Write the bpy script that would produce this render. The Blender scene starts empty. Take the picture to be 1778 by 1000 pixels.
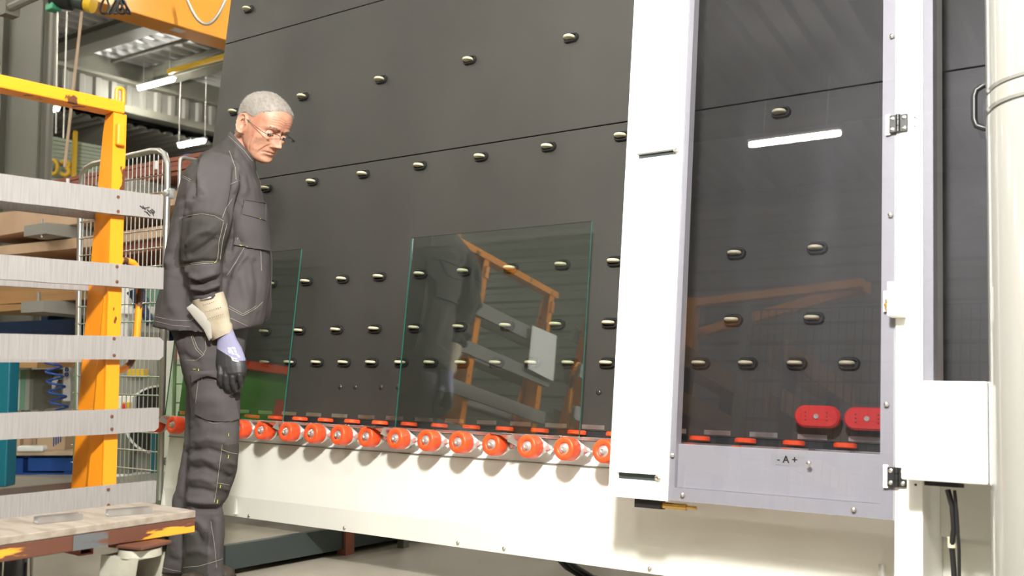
import bpy, bmesh, math, random
import numpy as np
from mathutils import Vector, Matrix, noise
from mathutils.bvhtree import BVHTree
random.seed(7); np.random.seed(7)
S = bpy.context.scene
COL = S.collection
V = Vector
PI = math.pi

# ------------------------------------------------------------------ camera
FOC, CX, CY, HC = 1728.0, 889.0, 500.0, 0.8
FP = V((-0.578, 0.816, 0)).normalized()
RT = V((FP.y, -FP.x, 0))
PIT = math.atan(125 / FOC)
FW = FP * math.cos(PIT) + V((0, 0, math.sin(PIT)))
UP = RT.cross(FW)
CAM = V((0, 0, HC))
cd = bpy.data.cameras.new('camera')
cam = bpy.data.objects.new('camera', cd)
COL.objects.link(cam)
cam.location = CAM
cam.rotation_euler = FW.to_track_quat('-Z', 'Y').to_euler()
cd.sensor_width = 36
cd.lens = 36 * FOC / 1778
cd.clip_end = 200
cd.clip_start = 0.02
cd.dof.use_dof = True
cd.dof.focus_distance = 3.6
cd.dof.aperture_fstop = 4.0
S.camera = cam

# ------------------------------------------------------------------ world, exposure
w = bpy.data.worlds.new('world'); S.world = w; w.use_nodes = True
w.node_tree.nodes['Background'].inputs[0].default_value = (0.9, 0.95, 1, 1)
w.node_tree.nodes['Background'].inputs[1].default_value = 0.02
S.view_settings.view_transform = 'Standard'
S.view_settings.look = 'None'
S.view_settings.exposure = 0.35
S.view_settings.gamma = 1
S.view_settings.use_curve_mapping = False
LAMP_STRENGTH = 150.0
KEY_POWER = 165.0
# work light over the aisle, just above and right of the photographer
kl = bpy.data.lights.new('work_light', 'AREA'); kl.shape = 'DISK'; kl.size = 0.28; kl.energy = KEY_POWER; kl.color = (1, 0.985, 0.945)
ko = bpy.data.objects.new('work_light', kl); COL.objects.link(ko)
ko.location = (-0.39, 0.45, 2.42)
ko.rotation_euler = (V((-2.3, 2.9, 0.75)) - ko.location).to_track_quat('-Z', 'Y').to_euler()

# ------------------------------------------------------------------ helpers
def ray(px, py):
    return FW + RT * ((px - CX) / FOC) - UP * ((py - CY) / FOC)
def at(px, py, depth):                       # a point seen at a pixel, at a horizontal depth from the camera
    r = ray(px, py); return CAM + r * (depth / r.dot(FP))
def onplane(px, py, n, p0):
    r = ray(px, py); n = V(n); return CAM + r * ((V(p0) - CAM).dot(n) / r.dot(n))
def onz(px, py, z): return onplane(px, py, (0, 0, 1), (0, 0, z))
def onx(px, py, x): return onplane(px, py, (1, 0, 0), (x, 0, 0))
def ony(px, py, y): return onplane(px, py, (0, 1, 0), (0, y, 0))
def topx(p):
    q = V(p) - CAM; z = q.dot(FW)
    return (CX + FOC * q.dot(RT) / z, CY - FOC * q.dot(UP) / z)

class MB:
    def __init__(s): s.v = []; s.f = []; s.m = []
    def add(s, vs, fs, mi=0, M=None):
        o = len(s.v)
        s.v += [tuple(M @ V(p)) if M else tuple(p) for p in vs]
        s.f += [tuple(i + o for i in f) for f in fs]; s.m += [mi] * len(fs)
        return s
    def box(s, c, d, M=None, mi=0, bev=0):
        c = V(c); x, y, z = d[0] / 2, d[1] / 2, d[2] / 2
        if bev <= 0:
            vs = [c + V((a * x, b * y, e * z)) for a in (-1, 1) for b in (-1, 1) for e in (-1, 1)]
            fs = [(0, 1, 3, 2), (4, 6, 7, 5), (0, 4, 5, 1), (2, 3, 7, 6), (0, 2, 6, 4), (1, 5, 7, 3)]
            return s.add(vs, fs, mi, M)
        bm = bmesh.new(); bmesh.ops.create_cube(bm, size=1)
        for q in bm.verts: q.co = V((q.co.x * d[0], q.co.y * d[1], q.co.z * d[2])) + c
        bmesh.ops.bevel(bm, geom=bm.edges[:], offset=bev, segments=2, affect='EDGES', profile=0.5)
        return s.bm(bm, mi, M)
    def bm(s, bm, mi=0, M=None):
        bm.verts.index_update()
        s.add([q.co.copy() for q in bm.verts], [[q.index for q in f.verts] for f in bm.faces], mi, M); bm.free(); return s
    def cyl(s, a, b, r, n=20, mi=0, r2=None, caps=True, M=None):
        return s.tube([a, b], r if r2 is None else [r, r2], n, mi, caps, M=M)
    def tube(s, pts, r, n=12, mi=0, caps=True, closed=False, M=None):
        pts = [V(p) for p in pts]; k = len(pts)
        rs = r if isinstance(r, (list, tuple)) else [r] * k
        vs = []; fs = []; ref = None
        for i, p in enumerate(pts):
            if closed: t = pts[(i + 1) % k] - pts[i - 1]
            else: t = pts[min(i + 1, k - 1)] - pts[max(i - 1, 0)]
            t.normalize()
            if ref is None: ref = t.orthogonal().normalized()
            else: ref = (ref - t * ref.dot(t)).normalized()
            bn = t.cross(ref)
            for j in range(n):
                a = 2 * PI * j / n; vs.append(p + (ref * math.cos(a) + bn * math.sin(a)) * rs[i])
        for i in range(k if closed else k - 1):
            i2 = (i + 1) % k
            for j in range(n): fs.append((i * n + j, i * n + (j + 1) % n, i2 * n + (j + 1) % n, i2 * n + j))
        if caps and not closed:
            fs.append(tuple(range(n))[::-1]); fs.append(tuple((k - 1) * n + j for j in range(n)))
        return s.add(vs, fs, mi, M)
    def lathe(s, prof, n=32, mi=0, M=None, close=True):   # prof: (r, z) pairs about local z
        vs = []; fs = []; k = len(prof)
        for r, z in prof:
            for j in range(n):
                a = 2 * PI * j / n; vs.append((r * math.cos(a), r * math.sin(a), z))
        for i in range(k - 1):
            for j in range(n): fs.append((i * n + j, i * n + (j + 1) % n, (i + 1) * n + (j + 1) % n, (i + 1) * n + j))
        if close:
            fs.append(tuple(range(n))[::-1]); fs.append(tuple((k - 1) * n + j for j in range(n)))
        return s.add(vs, fs, mi, M)
    def prism(s, poly, a, b, axis='y', mi=0, M=None):     # poly in the two other axes, extruded from a to b
        def P(u, v, w): return {'x': (w, u, v), 'y': (u, w, v), 'z': (u, v, w)}[axis]
        n = len(poly)
        vs = [P(u, v, a) for u, v in poly] + [P(u, v, b) for u, v in poly]
        fs = [tuple(range(n)), tuple(range(2 * n - 1, n - 1, -1))] + [(i, n + i, n + (i + 1) % n, (i + 1) % n) for i in range(n)]
        return s.add(vs, fs, mi, M)
    def loft(s, rings, mi=0, caps=True):
        n = len(rings[0]); vs = [p for r in rings for p in r]; fs = []
        for i in range(len(rings) - 1):
            for j in range(n): fs.append((i * n + j, i * n + (j + 1) % n, (i + 1) * n + (j + 1) % n, (i + 1) * n + j))
        if caps:
            fs.append(tuple(range(n))[::-1]); fs.append(tuple((len(rings) - 1) * n + j for j in range(n)))
        return s.add(vs, fs, mi)

def mesh_of(name, mb, mats, smooth=0):
    me = bpy.data.meshes.new(name)
    me.from_pydata([tuple(p) for p in mb.v], [], mb.f)
    if not isinstance(mats, (list, tuple)): mats = [mats]
    for m in mats: me.materials.append(m)
    me.polygons.foreach_set('material_index', mb.m)
    bm = bmesh.new(); bm.from_mesh(me)
    bmesh.ops.recalc_face_normals(bm, faces=bm.faces[:])
    bm.to_mesh(me); bm.free()
    if smooth:
        me.polygons.foreach_set('use_smooth', [True] * len(me.polygons))
        if smooth < 179: me.set_sharp_from_angle(angle=math.radians(smooth))
    me.update(); return me
def obj(name, mb, mats, parent=None, smooth=0, loc=None, rot=None, stuff=False):
    me = mb if isinstance(mb, bpy.types.Mesh) else mesh_of(name, mb, mats, smooth)
    o = bpy.data.objects.new(name, me); COL.objects.link(o)
    if loc is not None: o.location = loc
    if rot is not None: o.rotation_euler = rot
    if parent: o.parent = parent
    if stuff: o['kind'] = 'stuff'
    return o
def tag(o, label, cat, group=None):
    o['label'] = label; o['category'] = cat
    if group: o['group'] = group
    return o
def thing(name, label, cat, loc=(0, 0, 0), rot=(0, 0, 0), group=None):
    o = bpy.data.objects.new(name, None); COL.objects.link(o); o.empty_display_size = 0.1
    o.location = loc; o.rotation_euler = rot
    return tag(o, label, cat, group)
def struct(name, mb, mats, parent=None, smooth=0):
    o = obj(name, mb, mats, parent, smooth)
    if not parent: o['kind'] = 'structure'
    return o
def dup(root, loc=None, rot=None, label=None, scale=None):
    def cp(o, par):
        c = o.copy(); COL.objects.link(c)
        if par: c.parent = par
        for ch in o.children: cp(ch, c)
        return c
    r = cp(root, None)
    if loc is not None: r.location = loc
    if rot is not None: r.rotation_euler = rot
    if scale is not None: r.scale = (scale,) * 3
    if label: r['label'] = label
    return r

# ------------------------------------------------------------------ materials
def mat(name, col, rough=0.5, metal=0.0, spec=0.5, **kw):
    m = bpy.data.materials.new(name); m.use_nodes = True
    nt = m.node_tree; b = nt.nodes['Principled BSDF']
    b.inputs['Base Color'].default_value = (*col, 1); b.inputs['Roughness'].default_value = rough
    b.inputs['Metallic'].default_value = metal; b.inputs['Specular IOR Level'].default_value = spec
    if 'coat' in kw: b.inputs['Coat Weight'].default_value = kw['coat']; b.inputs['Coat Roughness'].default_value = kw.get('coat_rough', 0.1)
    if 'sss' in kw:
        b.inputs['Subsurface Weight'].default_value = kw['sss']; b.inputs['Subsurface Radius'].default_value = (0.012, 0.005, 0.003); b.inputs['Subsurface Scale'].default_value = 1
    if 'emit' in kw: b.inputs['Emission Color'].default_value = (*col, 1); b.inputs['Emission Strength'].default_value = kw['emit']
    if 'vary' in kw:                          # (second colour, scale xyz, low, high)
        c2, sc, lo, hi = kw['vary']; link_noise(nt, b.inputs['Base Color'], col, c2, sc, lo, hi)
    if 'rvary' in kw:
        lo_r, hi_r, sc = kw['rvary']
        t, mp, n = noise_nodes(nt, sc); r = nt.nodes.new('ShaderNodeMapRange')
        r.inputs[1].default_value = 0.3; r.inputs[2].default_value = 0.7; r.inputs[3].default_value = lo_r; r.inputs[4].default_value = hi_r
        nt.links.new(n.outputs[0], r.inputs[0]); nt.links.new(r.outputs[0], b.inputs['Roughness'])
    if 'bump' in kw:
        sc, st, dist = kw['bump']; t, mp, n = noise_nodes(nt, sc)
        bp = nt.nodes.new('ShaderNodeBump'); bp.inputs['Strength'].default_value = st; bp.inputs['Distance'].default_value = dist
        nt.links.new(n.outputs[0], bp.inputs['Height']); nt.links.new(bp.outputs[0], b.inputs['Normal'])
    return m
def noise_nodes(nt, sc, detail=5):
    t = nt.nodes.new('ShaderNodeTexCoord'); mp = nt.nodes.new('ShaderNodeMapping'); n = nt.nodes.new('ShaderNodeTexNoise')
    if not isinstance(sc, (tuple, list)): sc = (sc, sc, sc)
    mp.inputs['Scale'].default_value = sc; n.inputs['Scale'].default_value = 1; n.inputs['Detail'].default_value = detail
    nt.links.new(t.outputs['Object'], mp.inputs[0]); nt.links.new(mp.outputs[0], n.inputs['Vector'])
    return t, mp, n
def link_noise(nt, sock, c1, c2, sc, lo, hi):
    t, mp, n = noise_nodes(nt, sc); r = nt.nodes.new('ShaderNodeValToRGB')
    r.color_ramp.elements[0].position = lo; r.color_ramp.elements[0].color = (*c1, 1)
    r.color_ramp.elements[1].position = hi; r.color_ramp.elements[1].color = (*c2, 1)
    nt.links.new(n.outputs[0], r.inputs[0]); nt.links.new(r.outputs[0], sock)
def worn_paint(name, paint, rust, lo, hi, sc, rough=0.35):
    m = mat(name, paint, rough); link_noise(m.node_tree, m.node_tree.nodes['Principled BSDF'].inputs['Base Color'], paint, rust, sc, lo, hi); return m
def clear_sheet(name, tint, ior=1.5, rough=0.0, haze=0.0, hazecol=(0.6, 0.63, 0.7)):
    # a thin clear sheet: straight-through transmission plus a Fresnel mirror and a trace of dusty haze
    m = bpy.data.materials.new(name); m.use_nodes = True; nt = m.node_tree; nt.nodes.clear()
    out = nt.nodes.new('ShaderNodeOutputMaterial'); tr = nt.nodes.new('ShaderNodeBsdfTransparent'); gl = nt.nodes.new('ShaderNodeBsdfGlossy')
    fr = nt.nodes.new('ShaderNodeFresnel'); mx = nt.nodes.new('ShaderNodeMixShader')
    tr.inputs[0].default_value = (*tint, 1); gl.inputs['Roughness'].default_value = rough; gl.inputs[0].default_value = (1, 1, 1, 1)
    ge = nt.nodes.new('ShaderNodeNewGeometry'); mr = nt.nodes.new('ShaderNodeMapRange')       # same mirror from both faces of the sheet
    mr.inputs[3].default_value = ior; mr.inputs[4].default_value = 1 / ior
    nt.links.new(ge.outputs['Backfacing'], mr.inputs[0]); nt.links.new(mr.outputs[0], fr.inputs[0])
    nt.links.new(fr.outputs[0], mx.inputs[0]); nt.links.new(tr.outputs[0], mx.inputs[1]); nt.links.new(gl.outputs[0], mx.inputs[2])
    last = mx
    if haze > 0:
        df = nt.nodes.new('ShaderNodeBsdfDiffuse'); df.inputs[0].default_value = (*hazecol, 1)
        t, mp, n = noise_nodes(nt, (6, 6, 1.4), 6); r = nt.nodes.new('ShaderNodeMapRange')
        mp.inputs['Rotation'].default_value = (0, 0.5, 0)
        r.inputs[1].default_value = 0.5; r.inputs[2].default_value = 0.8; r.inputs[3].default_value = haze * 0.35; r.inputs[4].default_value = haze * 2.2
        m2 = nt.nodes.new('ShaderNodeMixShader')
        nt.links.new(n.outputs[0], r.inputs[0]); nt.links.new(r.outputs[0], m2.inputs[0]); nt.links.new(mx.outputs[0], m2.inputs[1]); nt.links.new(df.outputs[0], m2.inputs[2]); last = m2
    nt.links.new(last.outputs[0], out.inputs[0]); return m

M = {}
M['panel'] = mat('black_laminate', (0.030, 0.0287, 0.0250), 0.48, vary=((0.041, 0.0392, 0.0345), (2.2, 2.2, 1.3), 0.35, 0.7), rvary=(0.42, 0.56, (3, 3, 3)), bump=((320, 320, 320), 0.08, 0.001))
M['black'] = mat('black_plastic', (0.012, 0.012, 0.012), 0.4)
M['blackmatte'] = mat('matte_black', (0.008, 0.008, 0.008), 0.7)
M['cream'] = mat('cream_plastic', (0.62, 0.58, 0.40), 0.5)
M['white'] = mat('white_powder_coat', (0.86, 0.855, 0.82), 0.4)
M['apron'] = mat('cream_white_powder_coat', (0.79, 0.785, 0.715), 0.4)
M['steel'] = mat('brushed_steel', (0.62, 0.61, 0.6), 0.32, 1.0, rvary=(0.25, 0.42, (30, 30, 4)))
M['chrome'] = mat('zinc_steel', (0.72, 0.72, 0.70), 0.3, 0.75)
M['orange_pu'] = mat('orange_polyurethane', (0.93, 0.095, 0.022), 0.38, vary=((0.84, 0.07, 0.016), (40, 40, 40), 0.4, 0.7))
M['red_pad'] = mat('red_pad_plastic', (0.55, 0.025, 0.024), 0.4)
M['grey'] = mat('grey_powder_coat', (0.50, 0.49, 0.505), 0.42)
M['glass'] = clear_sheet('float_glass', (0.93, 0.965, 0.945), 2.0)
M['glass_edge'] = mat('green_glass_edge', (0.02, 0.14, 0.11), 0.15)
M['acrylic'] = clear_sheet('clear_acrylic', (0.82, 0.82, 0.84), 1.55, 0.0, 0.006, (0.5, 0.52, 0.6))
M['enamel'] = mat('cream_gloss_enamel', (0.30, 0.296, 0.27), 0.14, coat=0.6, coat_rough=0.05)
M['plank'] = mat('grey_weathered_plywood', (0.235, 0.22, 0.21), 0.72, vary=((0.165, 0.152, 0.145), (60, 240, 9), 0.4, 0.85), bump=((60, 160, 12), 0.25, 0.002))
M['orange'] = worn_paint('orange_paint', (0.74, 0.245, 0.008), (0.09, 0.03, 0.012), 0.645, 0.665, (22, 22, 12), 0.34)
M['orange_rust'] = worn_paint('rusted_orange_paint', (0.10, 0.036, 0.02), (0.78, 0.30, 0.02), 0.525, 0.555, (5, 5, 34), 0.55)
M['tyre_grey'] = mat('grey_wheel_rubber', (0.045, 0.045, 0.048), 0.5)
M['fork'] = mat('cream_caster_zinc', (0.44, 0.43, 0.36), 0.45, vary=((0.30, 0.28, 0.22), (14, 14, 14), 0.4, 0.75))
M['galv'] = mat('galvanised_steel', (0.50, 0.50, 0.46), 0.36, 0.85)
M['concrete'] = mat('concrete_floor', (0.36, 0.325, 0.265), 0.5, vary=((0.24, 0.215, 0.175), (1.1, 1.1, 1.1), 0.35, 0.72), bump=((30, 30, 30), 0.15, 0.002))
M['darkgreen'] = mat('dark_green_steel', (0.035, 0.045, 0.043), 0.4)
M['steelgrey'] = mat('painted_steel_grey', (0.155, 0.155, 0.128), 0.5)
M['deck'] = mat('galvanised_deck', (0.55, 0.57, 0.58), 0.45, 0.3)
M['clad'] = mat('grey_cladding', (0.17, 0.17, 0.152), 0.55)
M['crane'] = mat('orange_crane_paint', (0.88, 0.37, 0.05), 0.35)
M['rustbrown'] = mat('brown_board', (0.26, 0.085, 0.05), 0.6)
M['mdf'] = mat('pale_fibreboard', (0.60, 0.42, 0.28), 0.6, vary=((0.50, 0.34, 0.22), (3, 3, 3), 0.4, 0.7))
M['ply'] = mat('brown_plywood', (0.42, 0.24, 0.10), 0.6, vary=((0.33, 0.18, 0.075), (2, 8, 20), 0.4, 0.7))
M['woodlight'] = mat('light_wood', (0.50, 0.37, 0.26), 0.6)
M['blue'] = mat('blue_paint', (0.012, 0.065, 0.30), 0.45)
M['teal'] = mat('teal_paint', (0.01, 0.15, 0.22), 0.4)
M['navy'] = mat('dark_blue_steel', (0.01, 0.028, 0.075), 0.5)
M['yellow'] = mat('yellow_paint', (0.75, 0.47, 0.02), 0.4)
M['red'] = mat('red_button', (0.75, 0.02, 0.02), 0.35)
M['green'] = mat('green_bin_paint', (0.13, 0.50, 0.07), 0.4)
M['cable'] = mat('black_cable', (0.012, 0.012, 0.013), 0.45)
M['lamp'] = mat('lamp_diffuser', (1.0, 0.955, 0.85), 0.4, emit=LAMP_STRENGTH)
M['paper'] = mat('white_paper', (0.8, 0.8, 0.78), 0.7)
M['carton'] = mat('brown_cardboard', (0.50, 0.36, 0.23), 0.7)
M['brass'] = mat('brass', (0.7, 0.45, 0.14), 0.25, 1.0)
M['brightgreen'] = mat('green_connector', (0.06, 0.6, 0.03), 0.4)
M['greypanel'] = mat('grey_panel', (0.30, 0.30, 0.27), 0.5)
M['screw'] = mat('screw_steel', (0.7, 0.68, 0.62), 0.28, 1.0)
# ================================================================== the hall
b = MB(); b.add([(-26, -9.5, 0), (9, -9.5, 0), (9, 19, 0), (-26, 19, 0)], [(0, 1, 2, 3)])
struct('floor', b, M['concrete'])
def corrug(length, n, pitch, depth, flat=0.5):            # trapezoid sheet profile points (u, d)
    p = []
    for i in range(n):
        u = i * pitch
        p += [(u, 0), (u + pitch * 0.30, 0), (u + pitch * 0.42, depth), (u + pitch * 0.88, depth)]
    p.append((n * pitch, 0)); return p
ZD = 6.55
def sheet(prof, fn, a, bb):
    k = len(prof); vs = [fn(u, d, a) for u, d in prof] + [fn(u, d, bb) for u, d in prof]
    return vs, [(i, i + 1, k + i + 1, k + i) for i in range(k - 1)]
b = MB()                                                   # ribs of the roof deck run along y
b.add(*sheet(corrug(0, 106, 0.33, 0.09), lambda u, d, s: (-26 + u, s, ZD + d), -9.5, 19))
struct('ceiling', b, M['deck'])
# roof beams along x
for k, (px, py, wd, ht) in enumerate([(205, 54, 0.34, 0.30), (275, 77, 0.07, 0.07), (355, 110, 0.34, 0.30)]):
    p = onz(px, py, ZD - ht / 2)
    b = MB()
    if wd > 0.1:
        b.box((-4.6, p.y, ZD - 0.012), (24.8, wd, 0.024)); b.box((-4.6, p.y, ZD - ht / 2), (24.8, 0.025, ht)); b.box((-4.6, p.y, ZD - ht), (24.8, wd, 0.024))
    else: b.cyl((-16.9, p.y, ZD - 0.1), (8, p.y, ZD - 0.1), 0.035, 10)
    o = struct('trim_%d' % (k + 1), b, M['steelgrey'])
for k, y in enumerate((2.2, -2.6, -6.4)):
    b = MB(); b.box((-8, y, ZD - 0.012), (32, 0.34, 0.024)); b.box((-8, y, ZD - 0.15), (32, 0.025, 0.3)); b.box((-8, y, ZD - 0.3), (32, 0.34, 0.024))
    struct('trim_%d' % (k + 4), b, M['steelgrey'])
# yellow gas pipe under the far roof beam
p = onz(355, 112, 6.1)
x_ = onz(303, 127, 6.1).x; b = MB(); b.cyl((x_, p.y - 0.1, 6.1), (6, p.y - 0.1, 6.1), 0.05, 12)
tag(obj('gas_pipe', b, M['yellow'], smooth=30), 'thin yellow pipe running under the roof beam beside the corrugated deck', 'pipe')
# long girder with a corrugated cladding band under it (runs along y)
XG = -17.0
g1, g2 = onx(83, 68, XG), onx(83, 106, XG)
c1, c2 = onx(100, 112, XG), onx(100, 160, XG)
b = MB(); b.box((XG - 0.15, 6, (g1.z + g2.z) / 2), (0.3, 26, g1.z - g2.z)); b.box((XG - 0.1, 6, g2.z - 0.03), (0.5, 26, 0.06)); b.box((XG - 0.15, 6, g1.z + 0.4), (0.2, 26, 0.8))
struct('trim_7', b, M['steelgrey'])
b = MB(); b.add(*sheet(corrug(0, 78, 0.33, -0.05), lambda u, d, s: (XG - 0.02 + d, -7 + u, s), c2.z, c1.z)); struct('wall_left_upper', b, M['clad'])
b = MB(); b.box((XG, 6, c2.z - 0.06), (0.35, 26, 0.14)); struct('trim_8', b, M['steelgrey'])
# lower hall beyond: its ceiling, beam and far walls
zl = c2.z - 0.35
b = MB(); b.add(*sheet(corrug(0, 86, 0.3, 0.06), lambda u, d, s: (s, -7 + u, zl + d), -26, XG)); struct('ceiling_lower', b, M['clad'])
q = onz(240, 235, zl - 0.3); b = MB(); b.box((-21.5, q.y, zl - 0.25), (9, 0.3, 0.5)); struct('trim_9', b, M['steelgrey'])
b = MB(); b.add(*sheet(corrug(0, 96, 0.30, -0.05), lambda u, d, s: (-25.5 + d, s, u * 0.23), -9.5, 19)); struct('wall_left', b, M['clad'])
b = MB(); b.add(*sheet(corrug(0, 22, 0.30, -0.05), lambda u, d, s: (s, 18.6 + d, u), -26, 9)); struct('wall_back', b, M['greypanel'])
b = MB(); b.add(*sheet(corrug(0, 22, 0.30, 0.05), lambda u, d, s: (s, -9.2 + d, u), -26, 9)); struct('wall_front', b, M['clad'])
b = MB(); b.add(*sheet(corrug(0, 22, 0.30, -0.05), lambda u, d, s: (8.8 + d, s, u), -9.5, 19)); struct('wall_right', b, M['clad'])
# steel column at the left of the view
pc = at(35, 400, 10.4)
ax = RT.copy(); ay = FP.copy()
R3 = Matrix((ax, ay, V((0, 0, 1)))).transposed().to_4x4(); R3.translation = V((pc.x, pc.y, 0))
def wpx(n, d): return n * d / FOC
b = MB(); b.box((-0.12, 0.2, ZD / 2), (wpx(60, 10.4) + 0.3, 0.03, ZD), R3); b.box((wpx(33, 10.4), 0.02, ZD / 2), (wpx(14, 10.4), 0.04, ZD), R3); b.box((-0.3, 0.3, ZD / 2), (0.03, 0.5, ZD), R3)
b.box((wpx(41, 10.4), 0.0, ZD / 2), (0.012, 0.05, ZD), R3); b.box((wpx(31, 10.4), -0.06, ZD / 2), (0.012, 0.08, ZD), R3)
struct('column_left', b, M['steelgrey'])
# bracket at the column head
b = MB(); a0, a1 = at(16, 14, 7.9), at(62, -6, 7.9); b.tube([a0, a1, at(120, -40, 7.9)], 0.035, 8); b.box(at(16, 12, 7.95), (0.12, 0.12, 0.16))
struct('trim_10', b, M['steelgrey'])

# ---------------------------------------------------------------- lamps
def lamp(x, y, z, label, group=None, L=1.2):
    t = thing('tube_light', label, 'lamp', (x, y, z), group=group)
    b = MB(); b.box((0, 0, 0.045), (L + 0.04, 0.11, 0.035), bev=0.008); b.cyl((-0.4, 0, 0.05), (-0.4, 0, ZD - z), 0.004, 6); b.cyl((0.4, 0, 0.05), (0.4, 0, ZD - z), 0.004, 6)
    obj('housing', b, M['white'], t)
    b = MB(); b.tube([(-L / 2, 0, 0), (-L / 2 + 0.02, 0, 0), (L / 2 - 0.02, 0, 0), (L / 2, 0, 0)], [0.028, 0.038, 0.038, 0.028], 12)
    obj('diffuser', b, M['lamp'], t, 60)
for (a, c), lab in zip([((240, 153), (303, 138)), ((305, 252), (361, 246)), ((77, 194), (101, 189))],
                       ['glowing tube light under the girder above the orange post', 'glowing tube light behind the man\'s shoulder, low beside the black wall', 'small glowing tube light beside the grey column, under the orange beam']):
    zz = 6.0 if a[1] == 153 else zl - 0.3
    p, q = onz(*a, zz), onz(*c, zz); lamp((p.x + q.x) / 2, (p.y + q.y) / 2, zz, lab, L=abs(q.x - p.x))

for y in (-7.8, -4.4, -1.0, 2.6, 7.6, 12.0):
    for x in (-13.5, -9.2, -5.0, -0.7, 3.6, 7.2):
        if y == -4.4 and x in (-5.0, -9.2): continue
        if y == -7.8 and x in (-5.0, -9.2, -0.7): continue
        px, py = topx((x, y, 6))
        if V((x, y, 0)).dot(FP) > 0 and -60 < px < 420 and -30 < py < 330: continue
        lamp(x, y, 5.9, 'tube light of the hall, hung from the roof deck outside the view', 'hall lights outside the view')

# ---------------------------------------------------------------- overhead crane
e1, e2 = onz(200, 12, 5.15), onz(388, 68, 5.15)
d = (e2 - e1).normalized(); ang = math.atan2(d.y, d.x)
mid = e1 + d * 2
t = thing('crane_girder', 'orange overhead crane girder under the roof at top', 'crane', (mid.x, mid.y, 5.15), (0, 0, ang))
hh, ww = 0.62, 0.42
b = MB(); b.box((0, ww / 2, hh / 2), (16, ww, hh), bev=0.01); obj('girder', b, M['crane'], t)
b = MB(); b.box((0, ww / 2, hh + 0.02), (16, ww + 0.1, 0.04)); obj('flange', b, M['crane'], t)
b = MB(); b.box((0, ww / 2 , hh + 0.09), (16, 0.06, 0.10)); obj('rail', b, M['steelgrey'], t)
b = MB(); b.box((-1.02, 0.16, -0.004), (0.17, 0.11, 0.008)); obj('rating_plate', b, M['paper'], t)
b = MB()
pts = [at(372 + i * 0, 0, 9) for i in range(1)]
cab = [at(322 + 80 * s, -8 + 62 * (1 - (2 * s - 0.9) ** 2) - 12, (e2 - CAM).dot(FP) - 0.8) for s in [i / 16 for i in range(17)]]
b.tube(cab, 0.022, 8); tag(obj('crane_cable', b, M['galv'], smooth=60), 'pale power cable drooping below the orange crane girder', 'cable')
# hoist above the column
hd = 9.3
t = thing('chain_hoist', 'dark chain hoist with a yellow drum hanging at the top beside the column', 'hoist', at(120, 4, hd))
def rel(px, py, dd=hd): return at(px, py, dd) - at(120, 4, hd)
def stub(a, c, r, n=18):
    return MB().tube([a, a + (c - a) * 0.06, a + (c - a) * 0.94, c], [r * 0.8, r, r, r * 0.8], n)
obj('motor', stub(rel(90, -6), rel(128, 2), 0.10), M['black'], t, 40)
obj('gearbox', stub(rel(126, 0), rel(148, 6), 0.075), M['darkgreen'], t, 40)
obj('drum', stub(rel(150, 4), rel(163, 8), 0.085), M['yellow'], t, 40)
b = MB(); b.box(rel(93, 13), (0.12, 0.1, 0.07), bev=0.01); obj('terminal_box', b, mat('green_cover', (0.05, 0.35, 0.2), 0.4), t)
b = MB()
for k, px0 in enumerate((182, 196, 206, 212, 218)): b.tube([rel(px0 + 8 * math.sin(s * 2.1 + k), -10 + 34 * math.sin(s), hd - 0.2 - 0.02 * k) for s in [i * PI / 12 for i in range(13)]], 0.012, 6)
obj('cable_loops', b, M['cable'], t, 60, stuff=True)
for k, (p0, p1, c) in enumerate([((100, 20), (97, 232), 'galv'), ((116, 20), (110, 240), 'galv'), ((142, 20), (112, 290), 'woodlight')]):
    b = MB(); b.tube([at(p0[0] + (p1[0] - p0[0]) * s, p0[1] + (p1[1] - p0[1]) * s, hd) for s in (0, 0.33, 0.66, 1)], 0.008 if k < 2 else 0.014, 6)
    tag(obj('hoist_chain' if k < 2 else 'pull_rope', b, M[c], smooth=60), ['thin hanging chain nearest the grey column', 'second thin hanging chain, between the column and the pale rope', 'pale rope hanging slantwise in front of the cladding'][k], 'chain' if k < 2 else 'rope')
# painted number on the pale green partition far behind
pd = 15.0
q0, q1 = at(70, 236, pd), at(205, 255, pd)
b = MB(); c = [at(66, 232, pd), at(215, 262, pd), at(215, 352, pd), at(66, 352, pd)]
n = (c[1] - c[0]).cross(c[2] - c[1]).normalized() * 0.03
nb = 16
for i in range(nb):
    f0, f1 = i / nb, (i + 0.86) / nb
    L0, L1 = c[0].lerp(c[3], f0), c[0].lerp(c[3], f1); R0, R1 = c[1].lerp(c[2], f0), c[1].lerp(c[2], f1)
    b.add([L0, R0, R1, L1] + [p - n for p in (L0, R0, R1, L1)], [(0, 1, 2, 3), (7, 6, 5, 4), (0, 4, 5, 1), (1, 5, 6, 2), (2, 6, 7, 3), (3, 7, 4, 0)])
t = thing('strip_partition', 'pale green slatted partition far behind with the yellow number', 'partition', (0, 0, 0))
b.add([p + n * 0.4 for p in c], [(0, 1, 2, 3)])
obj('slat_wall', b, mat('pale_green_slats', (0.30, 0.36, 0.27), 0.5), t)
b = MB(); b.box(at(129, 284, pd - 0.1), (0.05, 0.05, 1.0)); obj('post', b, M['yellow'], t)
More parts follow.
